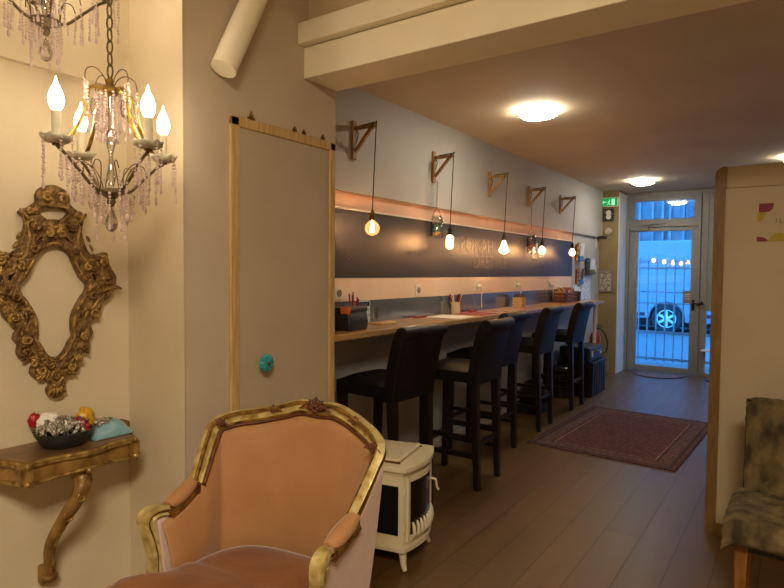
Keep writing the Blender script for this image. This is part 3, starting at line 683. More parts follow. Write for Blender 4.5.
# wall leaflet racks
def rack(y, z, w_, h, mats, lb):
    r = thing('leaflet_rack', lb, 'leaflet rack', (-2.435, y, z), 0, 'leaflet racks on the wall past the chalkboard')
    MB().box(0, .006, -w_/2, w_/2, 0, h*.9).box(.006, .05, -w_/2, w_/2, 0, .006).box(.044, .05, -w_/2, w_/2, 0, h*.3).build('holder', M['clear'], r)
    n = len(mats)
    for i, m_ in enumerate(mats):
        y0 = -w_/2+i*w_/n+.005; MB().box(.012, .04, y0, y0+w_/n-.01, .008, h*(1-.06*(i % 2)), T=Matrix.Rotation(.06, 4, 'Y')).build('leaflet', M[m_], r)
rack(7.78, 1.60, .24, .24, ('brownprint', 'blueprint', 'paper'), 'leaflet rack behind the furthest pendant bulb, highest on the wall')
rack(8.25, 1.43, .34, .22, ('darkprint', 'paper', 'blueprint'), 'leaflet rack at middle height with white and dark leaflets')
rack(7.80, 1.30, .2, .22, ('brownprint', 'darkprint'), 'leaflet rack with brown and dark leaflets just above the counter end')
o = MB().box(-2.434, -2.428, 7.98, 8.35, 1.08, 1.40).build('wall_poster', M['blueprint'], None); tag(o, 'pale blue poster low on wall past the counter end', 'poster')

# ---------------------------------------------------------------- end wall fittings
YE = 8.78
s = thing('exit_sign', 'lit green emergency exit sign high on the olive end wall', 'exit sign', (-2.30, YE, 2.465))
MB().box(-.118, .118, -.035, 0, -.065, .065).build('sign_box', M['white_trim'], s, bevel=.004)
MB().box(-.112, .112, -.038, -.035, -.058, .058).build('sign_face', M['green_sign'], s)
g = MB()   # running figure, door and arrow
g.box(.03, .075, -.040, -.038, -.045, .045); g.box(-.085, -.04, -.040, -.038, -.006, .006); g.prism([(-.10, 0), (-.078, .02), (-.078, -.02)], 0, .002, T=TY(0, -.038, 0))
for (x0, z0, x1, z1, w_) in ((-.005, .012, -.012, -.015, .010), (-.012, -.015, .010, -.028, .007), (.010, -.028, .004, -.045, .006), (-.012, -.015, -.026, -.040, .007), (-.005, .012, .016, .002, .006), (-.005, .012, -.022, -.002, .006)):
    dx_, dz_ = x1-x0, z1-z0; L_ = math.hypot(dx_, dz_); nx, nz_ = -dz_/L_*w_/2, dx_/L_*w_/2
    g.add([(x0+nx, -.0395, z0+nz_), (x1+nx, -.0395, z1+nz_), (x1-nx, -.0395, z1-nz_), (x0-nx, -.0395, z0-nz_)], [(0, 1, 2, 3)])
g.lathe([(0, 0), (.008, 0), (.008, .001), (0, .001)], T=TY(-.001, -.039, .024), n=12)
g.build('pictogram', M['white_sign'], s)
def framed(x, z, w_, h, art, lb, nm='framed_picture', fm='dark_wood'):
    p_ = thing(nm, lb, 'picture', (x, YE, z))
    q = MB(); q.box(-w_/2, w_/2, -.02, 0, -h/2, -h/2+.012).box(-w_/2, w_/2, -.02, 0, h/2-.012, h/2).box(-w_/2, -w_/2+.012, -.02, 0, -h/2, h/2).box(w_/2-.012, w_/2, -.02, 0, -h/2, h/2)
    q.build('frame', M[fm], p_); MB().box(-w_/2+.01, w_/2-.01, -.010, -.002, -h/2+.01, h/2-.01).build('print', M[art], p_)
    return p_
p_ = framed(-2.315, 2.285, .15, .17, 'darkprint', 'small dark picture with pale rings just under the exit sign')
q = MB()
for z in (.03, -.028): q.lathe([(.02, 0), (.036, 0), (.036, .003), (.02, .003)], T=TY(0, -.010, z), n=20)
q.build('ring_motif', M['paper'], p_)
o = MB().lathe([(.0, 0), (.05, 0), (.05, .012), (.038, .016), (.036, .008), (0, .008)], T=TY(-2.31, YE, 2.05), n=24).build('round_plaque', M['pan'], None, smooth=True); tag(o, 'small round plaque on end wall midway between the two pictures', 'plaque')
p_ = framed(-2.335, 1.33, .185, .30, 'greyprint', 'framed sheet covered with pale writing on the end wall at eye level', fm='alu')
cm = thing('security_camera', 'small black camera on white plate at the end of bar wall', 'camera', (-2.435, 8.62, 1.90))
MB().box(0, .012, -.05, .05, -.10, .06).build('back_plate', M['white_trim'], cm, bevel=.003)
MB().box(.012, .12, -.03, .03, .03, .075).tube([(.12, 0, .052), (.145, 0, .052)], .018, 12).build('camera_body', M['black'], cm, bevel=.004)
o = MB().box(-2.435, -2.422, 8.50, 8.60, 1.46, 1.56).build('light_switch', M['white_trim'], None, bevel=.003); tag(o, 'white light switch beside the leaflet racks near end wall', 'light switch')

# fire extinguisher with hose, crate and boxes below the counter end
fe = thing('fire_extinguisher', 'red fire extinguisher with black hose past the counter end', 'fire extinguisher', (-2.36, 8.40, .22))
MB().lathe([(0, 0), (.065, 0), (.07, .01), (.07, .32), (.06, .37), (.03, .41), (.025, .43), (0, .43)], n=24).build('cylinder', M['red'], fe, smooth=True)
MB().box(-.02, .02, -.02, .02, .42, .47).box(-.015, .11, -.01, .01, .475, .485).box(-.015, .10, -.01, .01, .50, .51).build('valve_handle', M['black'], fe)
MB().tube(catmull([(.02, 0, .455), (.10, -.02, .43), (.17, -.03, .30), (.16, -.03, .15), (.08, -.03, .10), (.07, -.02, .12)], 6), .010, 8).build('hose', M['black'], fe, smooth=True)
MB().box(-.074, -.06, -.03, .03, .15, .25).build('wall_bracket', M['black'], fe)
s = thing('slatted_crate', 'dark slatted crate standing on floor past the last stool', 'crate', (-2.17, 7.18, 0))
q = MB(); q.box(-.2, .2, -.29, .29, 0, .39)
for i in range(6): q.box(.2, .212, -.28+i*.095, -.215+i*.095, .01, .385)
for i in range(4): q.box(-.19+i*.1, -.12+i*.1, -.302, -.29, .01, .385)
q.build('box', M['dark_wood'], s, bevel=.003)
q = MB().box(-.205, .215, -.305, .295, .39, .41).build('lid', M['black'], s, bevel=.004)
s = thing('equipment_case', 'black carry case resting on top of the slatted crate', 'case', (-2.17, 7.14, .41))
MB().box(-.18, .18, -.27, .27, 0, .17).build('case', M['black'], s, bevel=.02)
MB().tube(catmull([(.18, -.09, .10), (.215, -.07, .12), (.215, .07, .12), (.18, .09, .10)], 5), .010, 8).build('handle', M['chrome'], s)
for yy in (-.17, .17): MB().box(.178, .188, yy-.02, yy+.02, .06, .12).build('clasp', M['blueprint'], s)
s = thing('waste_bin', 'dark round bin under the counter behind the last stool', 'bin', (-2.27, 6.73, 0))
MB().lathe([(0, 0), (.10, 0), (.12, .34), (.125, .345), (.115, .35), (.112, .33), (.095, .02), (0, .02)], n=24).build('bin', M['black'], s, smooth=True)
MB().lathe([(.124, .33), (.128, .35), (.118, .36), (.06, .37), (0, .37)], n=24).build('lid', M['black'], s, smooth=True)
s = thing('dark_backpack', 'dark soft bag slumped under the counter between two far stools', 'bag', (-2.27, 5.86, 0))
MB().ball((0, 0, .17), .14, .18, .17, nu=16, nv=10).box(-.12, .12, -.14, .14, 0, .12).build('bag', M['black'], s, smooth=True, bevel=.01)
MB().tube(catmull([(.11, -.07, .12), (.17, -.07, .20), (.10, -.06, .30)], 5), .010, 6).build('strap', M['black'], s)

# mats and rug
s = thing('oriental_rug', 'faded red oriental rug with patterned border on the wooden floor', 'rug', (-1.268, 5.57, 0), math.radians(-2.2))
MB().box(-.585, .585, -.87, .87, 0, .008).build('rug_field', M['rug'], s)
q = MB()
for i in range(60):
    x = -.58+i*1.16/59
    for sy in (-1, 1): q.box(x-.004, x+.004, sy*.885-.015, sy*.885+.015, 0, .004)
fr = q.build('fringe', M['crate_wood'], s); fr['kind'] = 'stuff'
pts = [(-.345*math.cos(a), -.42*math.sin(a)) for a in [i*PI/24 for i in range(25)]]
s = thing('door_mat', 'half round brown door mat inside the glass entrance door', 'door mat', (-1.655, 9.16, 0))
MB().prism(pts, 0, .012).build('mat', M['crate_wood'], s); MB().prism([(x*1.03, y*1.03-.002) for x, y in pts], 0, .008).build('mat_border', M['black'], s)
s = thing('round_mat', 'small white rimmed round mat beside the narrow door leaf', 'door mat', (-.85, 9.02, 0))
MB().lathe([(0, 0), (.19, 0), (.19, .008), (0, .008)], n=32).build('mat', M['white_trim'], s); MB().lathe([(.185, .001), (.20, .001), (.20, .012), (.185, .012)], n=32).build('mat_border', M['black'], s)

# ---------------------------------------------------------------- flush ceiling lamps
def ceil_lamp(x, y, lb, rz):
    c_ = thing('ceiling_lamp', lb, 'ceiling lamp', (x, y, 2.63), rz, 'square flush ceiling lamps over the bar area')
    MB().box(-.08, .08, -.08, .08, -.03, 0).build('base_plate', M['white_trim'], c_, bevel=.004)
    rows = []
    for i in range(13):
        u = -1+i/6; r = []
        for j in range(13):
            v_ = -1+j/6; r.append((u*.128*(1-.03*abs(v_)**4), v_*.128*(1-.03*abs(u)**4), -.030-.036*(1-abs(u)**3)*(1-abs(v_)**3)))
        rows.append(r)
    MB().grid(rows).build('diffuser', M['lamp_diffuser'], c_, smooth=2)
    for sx, sy in ((1, 1), (-1, -1)): MB().box(sx*.125-.012, sx*.125+.012, sy*.06-.01, sy*.06+.01, -.045, -.024).build('clip', M['chrome'], c_)
ceil_lamp(-1.62, 4.16, 'square ceiling lamp nearest the beam, largest in view', math.radians(8))
ceil_lamp(-1.70, 7.99, 'square ceiling lamp furthest away, above the entrance', 0)
ceil_lamp(-.06, 7.15, 'square ceiling lamp half hidden above the partition at right', 0)

# white pole leaning up the wall to the ceiling
pp = thing('ceiling_pipe', 'thick cream painted pipe slanting up the wall above the closet door', 'pipe', (-1.85, 1.512, 2.25))
MB().tube([(0, 0, -.03), (0, .40, .80)], .050, 24).build('pipe', M['beam'], pp, smooth=True)

# ---------------------------------------------------------------- chandeliers
strand_meshes = []
for nb, drop in ((5, 0), (8, 1), (11, 1), (14, 1)):
    q = MB(); z = 0; random.seed(nb)
    for i in range(nb):
        r = random.choice((.0034, .0046, .0028)); z -= r*1.25
        q.ball((random.uniform(-.001, .001), random.uniform(-.001, .001), z), r, nu=6, nv=4); z -= r*1.15
    if drop: q.lathe([(0, 0), (.003, -.004), (.0055, -.014), (.004, -.020), (0, -.024)], c=(0, 0, z), n=6)
    o = q.build('bead_strand', M['bead'], None); strand_meshes.append(o.data); bpy.data.objects.remove(o)
def add_strand(par, p, k):
    o = bpy.data.objects.new('bead_strand', strand_meshes[k]); COL.objects.link(o); o.parent = par; o.location = p
    o.rotation_euler = (random.uniform(-.04, .04), random.uniform(-.04, .04), random.random()*6)
def make_chandelier(angles, loc, lb, chain_top):
    c_ = thing('chandelier', lb, 'chandelier', loc)          # origin = hub, 4 arms
    random.seed(11)
    hub = MB(); hub.lathe([(0, .012), (.03, .012), (.045, .004), (.047, -.002), (.030, -.008), (.012, -.02), (.014, -.03), (.008, -.042), (0, -.046)], n=20)
    hub.build('hub', M['chand_dark'], c_, smooth=True)
    MB().lathe([(0, -.05), (.006, -.06), (.016, -.08), (.020, -.098), (.016, -.115), (.006, -.124), (0, -.126)], n=8).tube([(0, 0, -.04), (0, 0, -.055)], .002, 5).build('crystal_drop', M['crystal'], c_)
    MB().lathe([(0, .30), (.012, .305), (.036, .312), (.04, .318), (.034, .326), (.014, .334), (.008, .36), (0, .362)], n=20).build('crown', M['chand_brass'], c_, smooth=True)
    st = MB().lathe([(.008, .02), (.014, .05), (.008, .08), (.006, .12), (.013, .15), (.016, .18), (.008, .21), (.006, .30)], n=12); st.build('crystal_stem', M['crystal'], c_, smooth=True)
    q = MB(); z = .362; i = 0
    while z < chain_top:
        a = (i % 2)*PI/2+.4; pts = []
        for k in range(12):
            t0 = 2*PI*k/12; x = .0095*math.cos(t0); zz = .022*math.sin(t0)
            pts.append((x*math.cos(a), x*math.sin(a), z+.020+zz))
        q.tube(pts, .0030, 5, closed=True); z += .0375; i += 1
    q.build('chain', M['chand_dark'], c_, smooth=2)
    for a0 in angles:
        a = math.radians(a0); ca, sa = math.cos(a), math.sin(a)
        def P(r, z, s_=0): return (r*ca-s_*sa, r*sa+s_*ca, z)
        arm = MB()
        arm.tube(catmull([P(.035, 0), P(.065, .012), (P(.11, .055)), P(.155, .098), P(.176, .112), P(.18, .124)], 5), [.005]*26, 7)
        arm.build('arm', M['chand_dark'], c_, smooth=2)
        up = MB()
        up.tube(catmull([P(.02, .315), P(.050, .322), P(.075, .305), P(.085, .265), P(.095, .225), P(.115, .185), P(.135, .155), P(.158, .132), P(.178, .126)], 5), .0062, 7)
        up.build('upper_arm', M['chand_brass'], c_, smooth=2)
        pan = MB(); n = 24; prof = [(.012, .122), (.030, .125), (.038, .132), (.044, .143)]
        vs = []
        for (r, z) in prof:
            for k in range(n):
                b0 = 2*PI*k/n; rr = r*(1+.07*math.cos(8*b0)*(r/.047)**2); vs.append((.18*ca+rr*math.cos(b0), .18*sa+rr*math.sin(b0), z+.003*math.cos(8*b0)*(r/.047)**2))
        pan.add(vs, [(i_*n+k, i_*n+(k+1) % n, (i_+1)*n+(k+1) % n, (i_+1)*n+k) for i_ in range(3) for k in range(n)]+[tuple(range(n))])
        pn = pan.build('drip_pan', M['pan'], c_, solid=.0025, smooth=2)
        MB().tube([P(.18, .115), P(.18, .132)], .012, 12).build('collar', M['chand_dark'], pn)
        cs = MB().tube([P(.18, .126), P(.18, .215)], .0130, 16).build('candle_sleeve', M['candle_white'], c_, smooth=True)
        MB().lathe([(.009, .215), (.015, .222), (.0205, .238), (.021, .252), (.016, .272), (.007, .290), (.003, .303), (.0012, .312), (0, .313)], c=(.18*ca, .18*sa, 0), n=16).build('candle_bulb', M['candle_glow'], c_, smooth=2)
        # wire scroll loops
        MB().tube(catmull([P(.008, .325), P(.024, .360), P(.052, .378), P(.080, .368), P(.088, .342), P(.083, .330)], 5), .0018, 5).build('wire_loop', M['chand_dark'], c_, smooth=2)
        for s_ in (-1, 1):
            MB().tube(catmull([P(.04, .005), P(.045, .05, s_*.012), P(.06, .085, s_*.03), P(.085, .088, s_*.04), P(.095, .065, s_*.04)], 5), .0018, 5).build('wire_loop', M['chand_dark'], c_, smooth=2)
        for k in range(5):
            b0 = 2*PI*k/5+a; add_strand(c_, (.18*ca+.041*math.cos(b0), .18*sa+.041*math.sin(b0), .139), (3 if k == 0 else random.choice((1, 2))))
        for s_ in (-.6, .6): add_strand(c_, P(.095, .06, s_*.06), random.choice((1, 2)))
        add_strand(c_, P(.13, .07), 1); add_strand(c_, P(.088, .338), 2); add_strand(c_, P(.083, .33, .006), 3); add_strand(c_, P(.078, .33, -.006), 1)
        for r_s, z_s, s_ in ((.155, .095, .008), (.145, .085, -.008), (.11, .052, .006), (.085, .030, -.006), (.065, .010, .006)): add_strand(c_, P(r_s, z_s, s_), random.choice((0, 1, 2)))
        MB().lathe([(0, 0), (.005, -.006), (.008, -.03), (.006, -.05), (0, -.056)], c=P(.062, .285), n=6).build('crystal_prism', M['crystal'], c_)
    for k in range(10):
        b0 = 2*PI*k/10; add_strand(c_, (.044*math.cos(b0), .044*math.sin(b0), -.001), (2, 3, 1)[k % 3])
    for k in range(12):
        b0 = 2*PI*k/12+.2; add_strand(c_, (.038*math.cos(b0), .038*math.sin(b0), .315), (3, 2)[k % 2])
    for k in range(6):
        b0 = 2*PI*k/6; add_strand(c_, (.022*math.cos(b0), .022*math.sin(b0), .31), 3)
    return c_
make_chandelier((-82, 180, 5, 86), (-1.817, 1.040, 1.692), 'crystal chandelier with lit candle bulbs hanging fully in view', 1.31)
make_chandelier((-15, 75, 165, 255), (-2.005, .935, 2.235), 'upper crystal chandelier cut off by top left corner of the photo', .77)

# ---------------------------------------------------------------- ornate wall frame
half_out = [(1.068, 1.749), (1.088, 1.744), (1.111, 1.732), (1.122, 1.709), (1.121, 1.687), (1.138, 1.672), (1.155, 1.659), (1.172, 1.653), (1.179, 1.643), (1.162, 1.631), (1.158, 1.624), (1.161, 1.596), (1.175, 1.547), (1.189, 1.511), (1.21, 1.498), (1.24, 1.502), (1.263, 1.51), (1.266, 1.484), (1.281, 1.447), (1.3, 1.417), (1.292, 1.38), (1.276, 1.345), (1.262, 1.33), (1.239, 1.316), (1.235, 1.285), (1.208, 1.256), (1.192, 1.238), (1.203, 1.203), (1.188, 1.182), (1.191, 1.151), (1.18, 1.13), (1.154, 1.129), (1.139, 1.112), (1.149, 1.073), (1.123, 1.054), (1.102, 1.049), (1.08, 1.023), (1.094, 1.006), (1.087, 0.982), (1.068, 0.975)]
half_in = [(1.068, 1.535), (1.105, 1.523), (1.129, 1.499), (1.142, 1.468), (1.166, 1.418), (1.191, 1.389), (1.185, 1.36), (1.171, 1.341), (1.145, 1.297), (1.133, 1.261), (1.133, 1.216), (1.136, 1.194), (1.121, 1.173), (1.103, 1.138), (1.081, 1.118), (1.068, 1.119)]
crown_ = [(1.068, 1.672), (1.085, 1.676), (1.10, 1.674), (1.118, 1.668), (1.128, 1.655), (1.112, 1.636), (1.088, 1.618), (1.068, 1.613)]
s1_ = [(1.096, 1.566), (1.114, 1.566), (1.132, 1.548), (1.138, 1.530), (1.112, 1.546)]
s2_ = [(1.192, 1.450), (1.212, 1.442), (1.230, 1.410), (1.212, 1.396)]
YC, ZM = 1.068, 1.36
def sh(L): return [(y-YC, z-ZM) for y, z in L]
def mir(L): return L+[(-y, z) for y, z in L[::-1] if abs(y) > 1e-4]
mf = thing('ornate_wall_frame', 'ornate carved gilt baroque frame hanging on cream wall above console', 'wall frame', (-2.276, YC, ZM))
O_ = mir(sh(half_out)); I_ = mir(sh(half_in)); Cr = mir(sh(crown_))
Osm = [(p.x, p.y) for p in catmull([(a, b_, 0) for a, b_ in O_], 3, closed=True)]
Ism = [(p.x, p.y) for p in catmull([(a, b_, 0) for a, b_ in I_], 3, closed=True)]
hs = [Osm, Ism, Cr]
low_ = [(1.157, 1.300), (1.175, 1.302), (1.182, 1.262), (1.168, 1.235), (1.155, 1.262)]
for h_ in (sh(s1_), sh(s2_), sh(low_)): hs += [h_, [(-a, b_) for a, b_ in h_[::-1]]]
plate(hs, .011, .004, TX(.018, 0, 0), 'frame_plate', M['mirror_gilt'], mf)
def spiral(mb, cy, cz, r0, a0, turns, sgn, x=.036, rt=.008):
    pts, rs = [], []; n = int(14*turns)
    for i in range(n+1):
        s_ = i/n; r = r0*(1-.8*s_); a = a0+sgn*2*PI*turns*s_
        pts.append((x+.006*math.sin(s_*PI), cy+r*math.cos(a), cz+r*math.sin(a))); rs.append(rt*(1-.45*s_))
    mb.tube(pts, rs, 7); mb.ball((x, cy+r0*.12*math.cos(a0), cz), rt*.9, nu=8, nv=6)
def leaf(mb, cy, cz, ang, L_, wd=.010, x=.034):
    T = Matrix.Translation((x, cy, cz)) @ Matrix.Rotation(ang, 4, 'X')
    mb.ball((0, L_/2, 0), .009, L_/2, wd, nu=8, nv=6, T=T)
ridge = MB(); gold = MB(); red_ = MB()
def at_angle(L, a):   # radius of an outline in direction a
    best = 0; c0, s0 = math.cos(a), math.sin(a)
    for i in range(len(L)):
        (x1, y1), (x2, y2) = L[i], L[(i+1) % len(L)]; dx_, dy_ = x2-x1, y2-y1
        den = c0*dy_-s0*dx_
        if abs(den) < 1e-9: continue
        tt = (x1*dy_-y1*dx_)/den; uu = (x1*s0-y1*c0)/den
        if tt > 0 and 0 <= uu <= 1: best = max(best, tt)
    return best
NR = 150
for fr_, amp, fq, rad, mb, xx in ((.06, 0, 1, .0050, gold, .030), (.24, .04, 9, .0040, red_, .029), (.42, .10, 11, .0048, ridge, .030), (.66, .12, 8, .0052, gold, .030), (.93, .02, 5, .0042, ridge, .027)):
    pts = []
    for i in range(NR):
        a = 2*PI*i/NR; aa = abs(((a-PI/2+PI) % (2*PI))-PI); ri, ro = at_angle(Ism, a), at_angle(Osm, a)
        if a < PI and abs(a-PI/2) < .30: ro = min(ro, .27)
        k_ = fr_+amp*math.sin(fq*aa); r_0 = ri+(ro-ri)*k_
        pts.append((xx+.002*math.sin(23*aa), r_0*math.cos(a), r_0*math.sin(a)))
    mb.tube(pts, [rad*(1+.25*math.sin(17*i*2*PI/NR)) for i in range(NR)], 6, closed=True)
for sg in (-1, 1):
    def S(y, z, r, a, tn, d_, mb=gold, rt=.0068, **k): spiral(mb, sg*y, z-ZM, r*.85, a if sg > 0 else PI-a, tn, sg*d_, rt=rt, **k)
    def Lf(y, z, a, L_, mb=gold, **k): leaf(mb, sg*y, z-ZM, a if sg > 0 else PI-a, L_*.75, wd=.0055, **k)
    S(.026, 1.706, .021, 2.4, 1.4, -1); S(.022, 1.578, .020, 1.0, 1.5, 1); S(.066, 1.600, .018, 2.6, 1.3, 1, mb=ridge); S(.070, 1.520, .018, .6, 1.3, -1, mb=ridge); S(.088, 1.648, .016, 3.6, 1.3, -1)
    S(.178, 1.478, .024, 2.0, 1.5, -1); S(.118, 1.455, .018, 1.2, 1.4, 1); S(.135, 1.350, .020, 2.2, 1.4, 1, mb=ridge); S(.082, 1.110, .016, 1.2, 1.3, 1); S(.020, 1.095, .014, .2, 1.2, -1, mb=ridge); S(.195, 1.405, .022, 1.5, 1.4, 1, mb=ridge)
    S(.140, 1.275, .022, -1.2, 1.5, 1); S(.100, 1.195, .020, 1.0, 1.5, -1); S(.100, 1.150, .016, 0, 1.3, 1, mb=ridge); S(.052, 1.082, .018, .5, 1.4, -1)
    for i in range(7): Lf(.150+.011*i, 1.350+.006*i, .55-.16*i, .06, mb=gold if i % 2 else ridge)
    for i in range(5): Lf(.066+.010*i, 1.612+.006*i, .2+.25*i, .034)
    for i in range(4): Lf(.10+.002*i, 1.18-.014*i, -.5-.12*i, .03, mb=ridge)
    for i in range(4): Lf(.012+.012*i, 1.075-.003*i, -1.2+.2*i, .04)
    for i in range(4): Lf(.115+.012*i, 1.575-.033*i, -1.1, .04, mb=gold if i % 2 else ridge)
for i in range(5): leaf(gold, -.012+.006*i, 1.012-ZM, -PI/2+(i-2)*.35, .034, wd=.006)
ridge.build('carved_ridges', M['mirror_gilt'], mf, smooth=2); gold.build('gilt_scrolls', M['mirror_gold'], mf, smooth=2); red_.build('red_brown_moulding', M['gilt_red'], mf, smooth=2)

# ---------------------------------------------------------------- console table on the wall
cs = thing('console_table', 'small gilt wall console table with serpentine front and single curved leg', 'console table', (-2.276, 1.07, 0))
ctl = [(0, -.29), (.10, -.25), (.16, -.222), (.215, -.208), (.240, -.192), (.232, -.17), (.232, -.10), (.25, -.04), (.258, 0), (.25, .04), (.232, .10), (.232, .17), (.230, .185), (.205, .200), (.12, .225), (0, .262)]
so = [(p.x, p.y) for p in catmull([(a, b_, 0) for a, b_ in ctl], 4)]
def insetc(L, k): return [(max(a-k, 0) if a > .001 else 0, b_*(1-k/.28)) for a, b_ in L]
MB().prism(insetc(so, .012), .803, .817).build('top_panel', M['console_top'], cs)
e = MB(); e.prism(so, .798, .812)
e.tube([(a, b_, .811) for a, b_ in insetc(so, .004)], .006, 7); e.build('top_moulding', M['console_edge'], cs, bevel=.002)
MB().prism(insetc(so, .014), .745, .799).build('apron', M['console_wood'], cs)
e = MB(); e.tube([(a, b_, .745+.006*math.cos(18*b_)) for a, b_ in insetc(so, .012)], .007, 7)
for b_ in (-.190, .185): e.box(.190, .228, b_-.02, b_+.02, .748, .80)
for (x, y) in ((.232, -.192), (.228, .187), (.25, 0)):
    for z in (.745, .805): e.ball((x, y, z), .011)
e.build('apron_moulding', M['console_edge'], cs, smooth=True)
lp = catmull([(.165, .0, .752), (.205, 0, .70), (.210, -.022, .645), (.16, -.05, .557), (.10, -.062, .467), (.06, -.05, .386), (.035, -.038, .318)], 6)
q = MB(); rs = [.036, .030, .026, .022, .019, .018, .024]
rr_ = []
for i in range(len(lp)):
    s_ = i/(len(lp)-1)*(len(rs)-1); i0 = min(int(s_), len(rs)-2); rr_.append(rs[i0]*(1-(s_-i0))+rs[i0+1]*(s_-i0))
q.tube(lp, rr_, 12); q.ball((.036, -.038, .318), .030, .030, .022)
q.build('leg', M['console_wood'], cs, smooth=2)
q = MB(); q.tube([(p.x+.02, p.y+.006, p.z) for p in lp[2:-3]], .006, 6)
for i, (x, y, z) in enumerate(((.205, 0, .70), (.21, -.02, .65), (.17, -.045, .58))): spiral(q, y, z, .018, i, 1.3, 1, x=x+.022, rt=.006)
q.build('leg_carving', M['console_edge'], cs, smooth=2)
MB().box(0, .03, -.065, -.01, .29, .36).build('wall_block', M['console_wood'], cs, bevel=.005)

# bowl of foil wrapped sweets and the packets beside it
bx_, by_ = -2.15, 1.045
bw = MB().lathe([(0, 0), (.055, 0), (.075, .018), (.092, .045), (.096, .058), (.091, .058), (.084, .042), (.068, .018), (.05, .008), (0, .008)], c=(bx_, by_, .8175), n=28).build('bowl', M['bowl'], None, smooth=True); bw.location = (0, 0, 0)
tag(bw, 'charcoal bowl heaped with wrapped sweets on the console', 'bowl')
sw = []
for mm in ('foil', 'redfoil'):
    q = MB(); q.ball((0, 0, 0), .012, .009, .009, nu=8, nv=6)
    q.frustum((0, 0, .010, .003, .003), (0, 0, .020, .009, .004), T=Matrix.Rotation(PI/2, 4, 'Y')); q.frustum((0, 0, -.020, .009, .004), (0, 0, -.010, .003, .003), T=Matrix.Rotation(PI/2, 4, 'Y'))
    sw.append(q.build('wrapped_sweet', M[mm], None))
random.seed(5); first = [True, True]
for i in range(64):
    a = i*2.39996; r = .080*math.sqrt((i+.5)/64); z = .8175+.056+.030*(1-(r/.085)**2)+random.uniform(-.004, .006)
    x, y = bx_+r*math.cos(a), by_+r*math.sin(a); kd = 1 if (y > by_+.035 and x > bx_+.0 and i % 2 == 0) else 0
    o = sw[kd] if first[kd] else sw[kd].copy()
    if not first[kd]: COL.objects.link(o)
    first[kd] = False
    o.location = (x, y, z); o.rotation_euler = (random.random()*6, random.random()*6, random.random()*6)
    if kd: tag(o, 'red foil sweet at the right edge of the heaped bowl', 'sweet', 'red foil sweets in the bowl')
    else: tag(o, 'silver foil wrapped sweet in the heaped charcoal bowl', 'sweet', 'silver foil sweets in the bowl')
def lump(name, c, rx, ry, rz, m, lb, cat, seed, amp=.18, rotz=0, twist=True):
    random.seed(seed); q = MB(); q.ball((0, 0, 0), rx, ry, rz, nu=22, nv=14)
    ph = [random.random()*6 for _ in range(6)]
    for v_ in q.v:
        n_ = v_.normalized(); k_ = 1+amp*(math.sin(7*n_.x+ph[0])*math.sin(6*n_.y+ph[1])+.6*math.sin(13*n_.z+ph[2]+5*n_.x)+.4*math.sin(17*n_.y+ph[3]))
        v_.x *= k_; v_.y *= k_; v_.z = max(v_.z*k_, -rz*.75)
    o = q.build(name, M[m] if isinstance(m, str) else [M[z] for z in m], None, smooth=2); o.location = c; o.rotation_euler = (0, 0, rotz)
    return tag(o, lb, cat)
q = MB()
pr_ = [(-.078, 0), (-.070, .024), (-.02, .052), (.018, .064), (.05, .045), (.072, .015), (.078, 0)]
q.add([(-.038, y, z*.8) for y, z in pr_]+[(0, y*1.02, z) for y, z in pr_]+[(.04, y, z*.55) for y, z in pr_], [(i, i+1, 8+i, 7+i) for i in range(6)]+[(7+i, 8+i, 15+i, 14+i) for i in range(6)]+[tuple(range(7)), tuple(range(14, 21)), (0, 7, 14, 20, 13, 6)])
o = q.build('sweet_bag', M['bluebag'], None, bevel=.004, sub=1, smooth=2); o.location = (-2.14, 1.212, .8175); tag(o, 'pale blue plastic sweet bag beside the bowl', 'sweet bag')
lump('crumpled_wrapper', (-2.16, 1.200, .868), .028, .034, .016, 'foil', 'crumpled pale wrapper lying on the blue sweet bag', 'wrapper', 3)
lump('yellow_packet', (-2.228, 1.160, .866), .028, .038, .050, 'yellow', 'yellow crinkled packet behind the heaped bowl', 'packet', 9)
lump('white_packet', (-2.215, 1.025, .896), .030, .044, .034, 'paper', 'white packet leaning at back of the heaped bowl', 'packet', 12, amp=.1)
lump('red_packet', (-2.235, .985, .905), .016, .02, .028, 'redfoil', 'small red packet at the back left of the bowl', 'packet', 14, amp=.1)
q = MB().box(-.03, .03, -.03, .035, 0, .032); o = q.build('snack_bar', M['crate_wood'], None, bevel=.008); o.location = (-2.20, 1.278, .8175); tag(o, 'dark brown and white packet at right end of the console', 'packet')
for_ = MB().box(-.031, .031, -.012, .004, -.001, .033).build('wrapper_band', M['paper'], o)

# ---------------------------------------------------------------- armchair (local +Y is its front)
ac = thing('armchair', 'carved gilt bergere armchair upholstered in apricot velvet with loose cushion', 'armchair', (-1.291, 1.1485, 0), math.radians(187.9))
H = [(0, -.36, .978), (.07, -.357, .980), (.14, -.345, .962), (.215, -.305, .946), (.280, -.25, .938), (.325, -.205, .917), (.322, -.165, .872), (.313, -.125, .815), (.302, -.082, .757)]
Pd = [(.302, -.082, .757), (.296, -.02, .730), (.293, .037, .714)]
Fr = [(.293, .030, .714), (.300, .070, .722), (.308, .100, .714), (.307, .108, .690), (.299, .096, .640), (.296, .086, .58), (.297, .092, .50), (.300, .115, .40), (.300, .125, .35)]
Fe = (.294, .072, .700)
def sym(L): return [(-x, y, z) for x, y, z in L[::-1]]+[q_ for q_ in L if abs(q_[0]) > 1e-6 or True][1:]
rail = catmull(sym(H), 6)
def outw(p, i=0):
    v_ = Vector((p.x, p.y+.02, 0)); 
    return v_.normalized() if v_.length > 1e-6 else Vector((0, -1, 0))
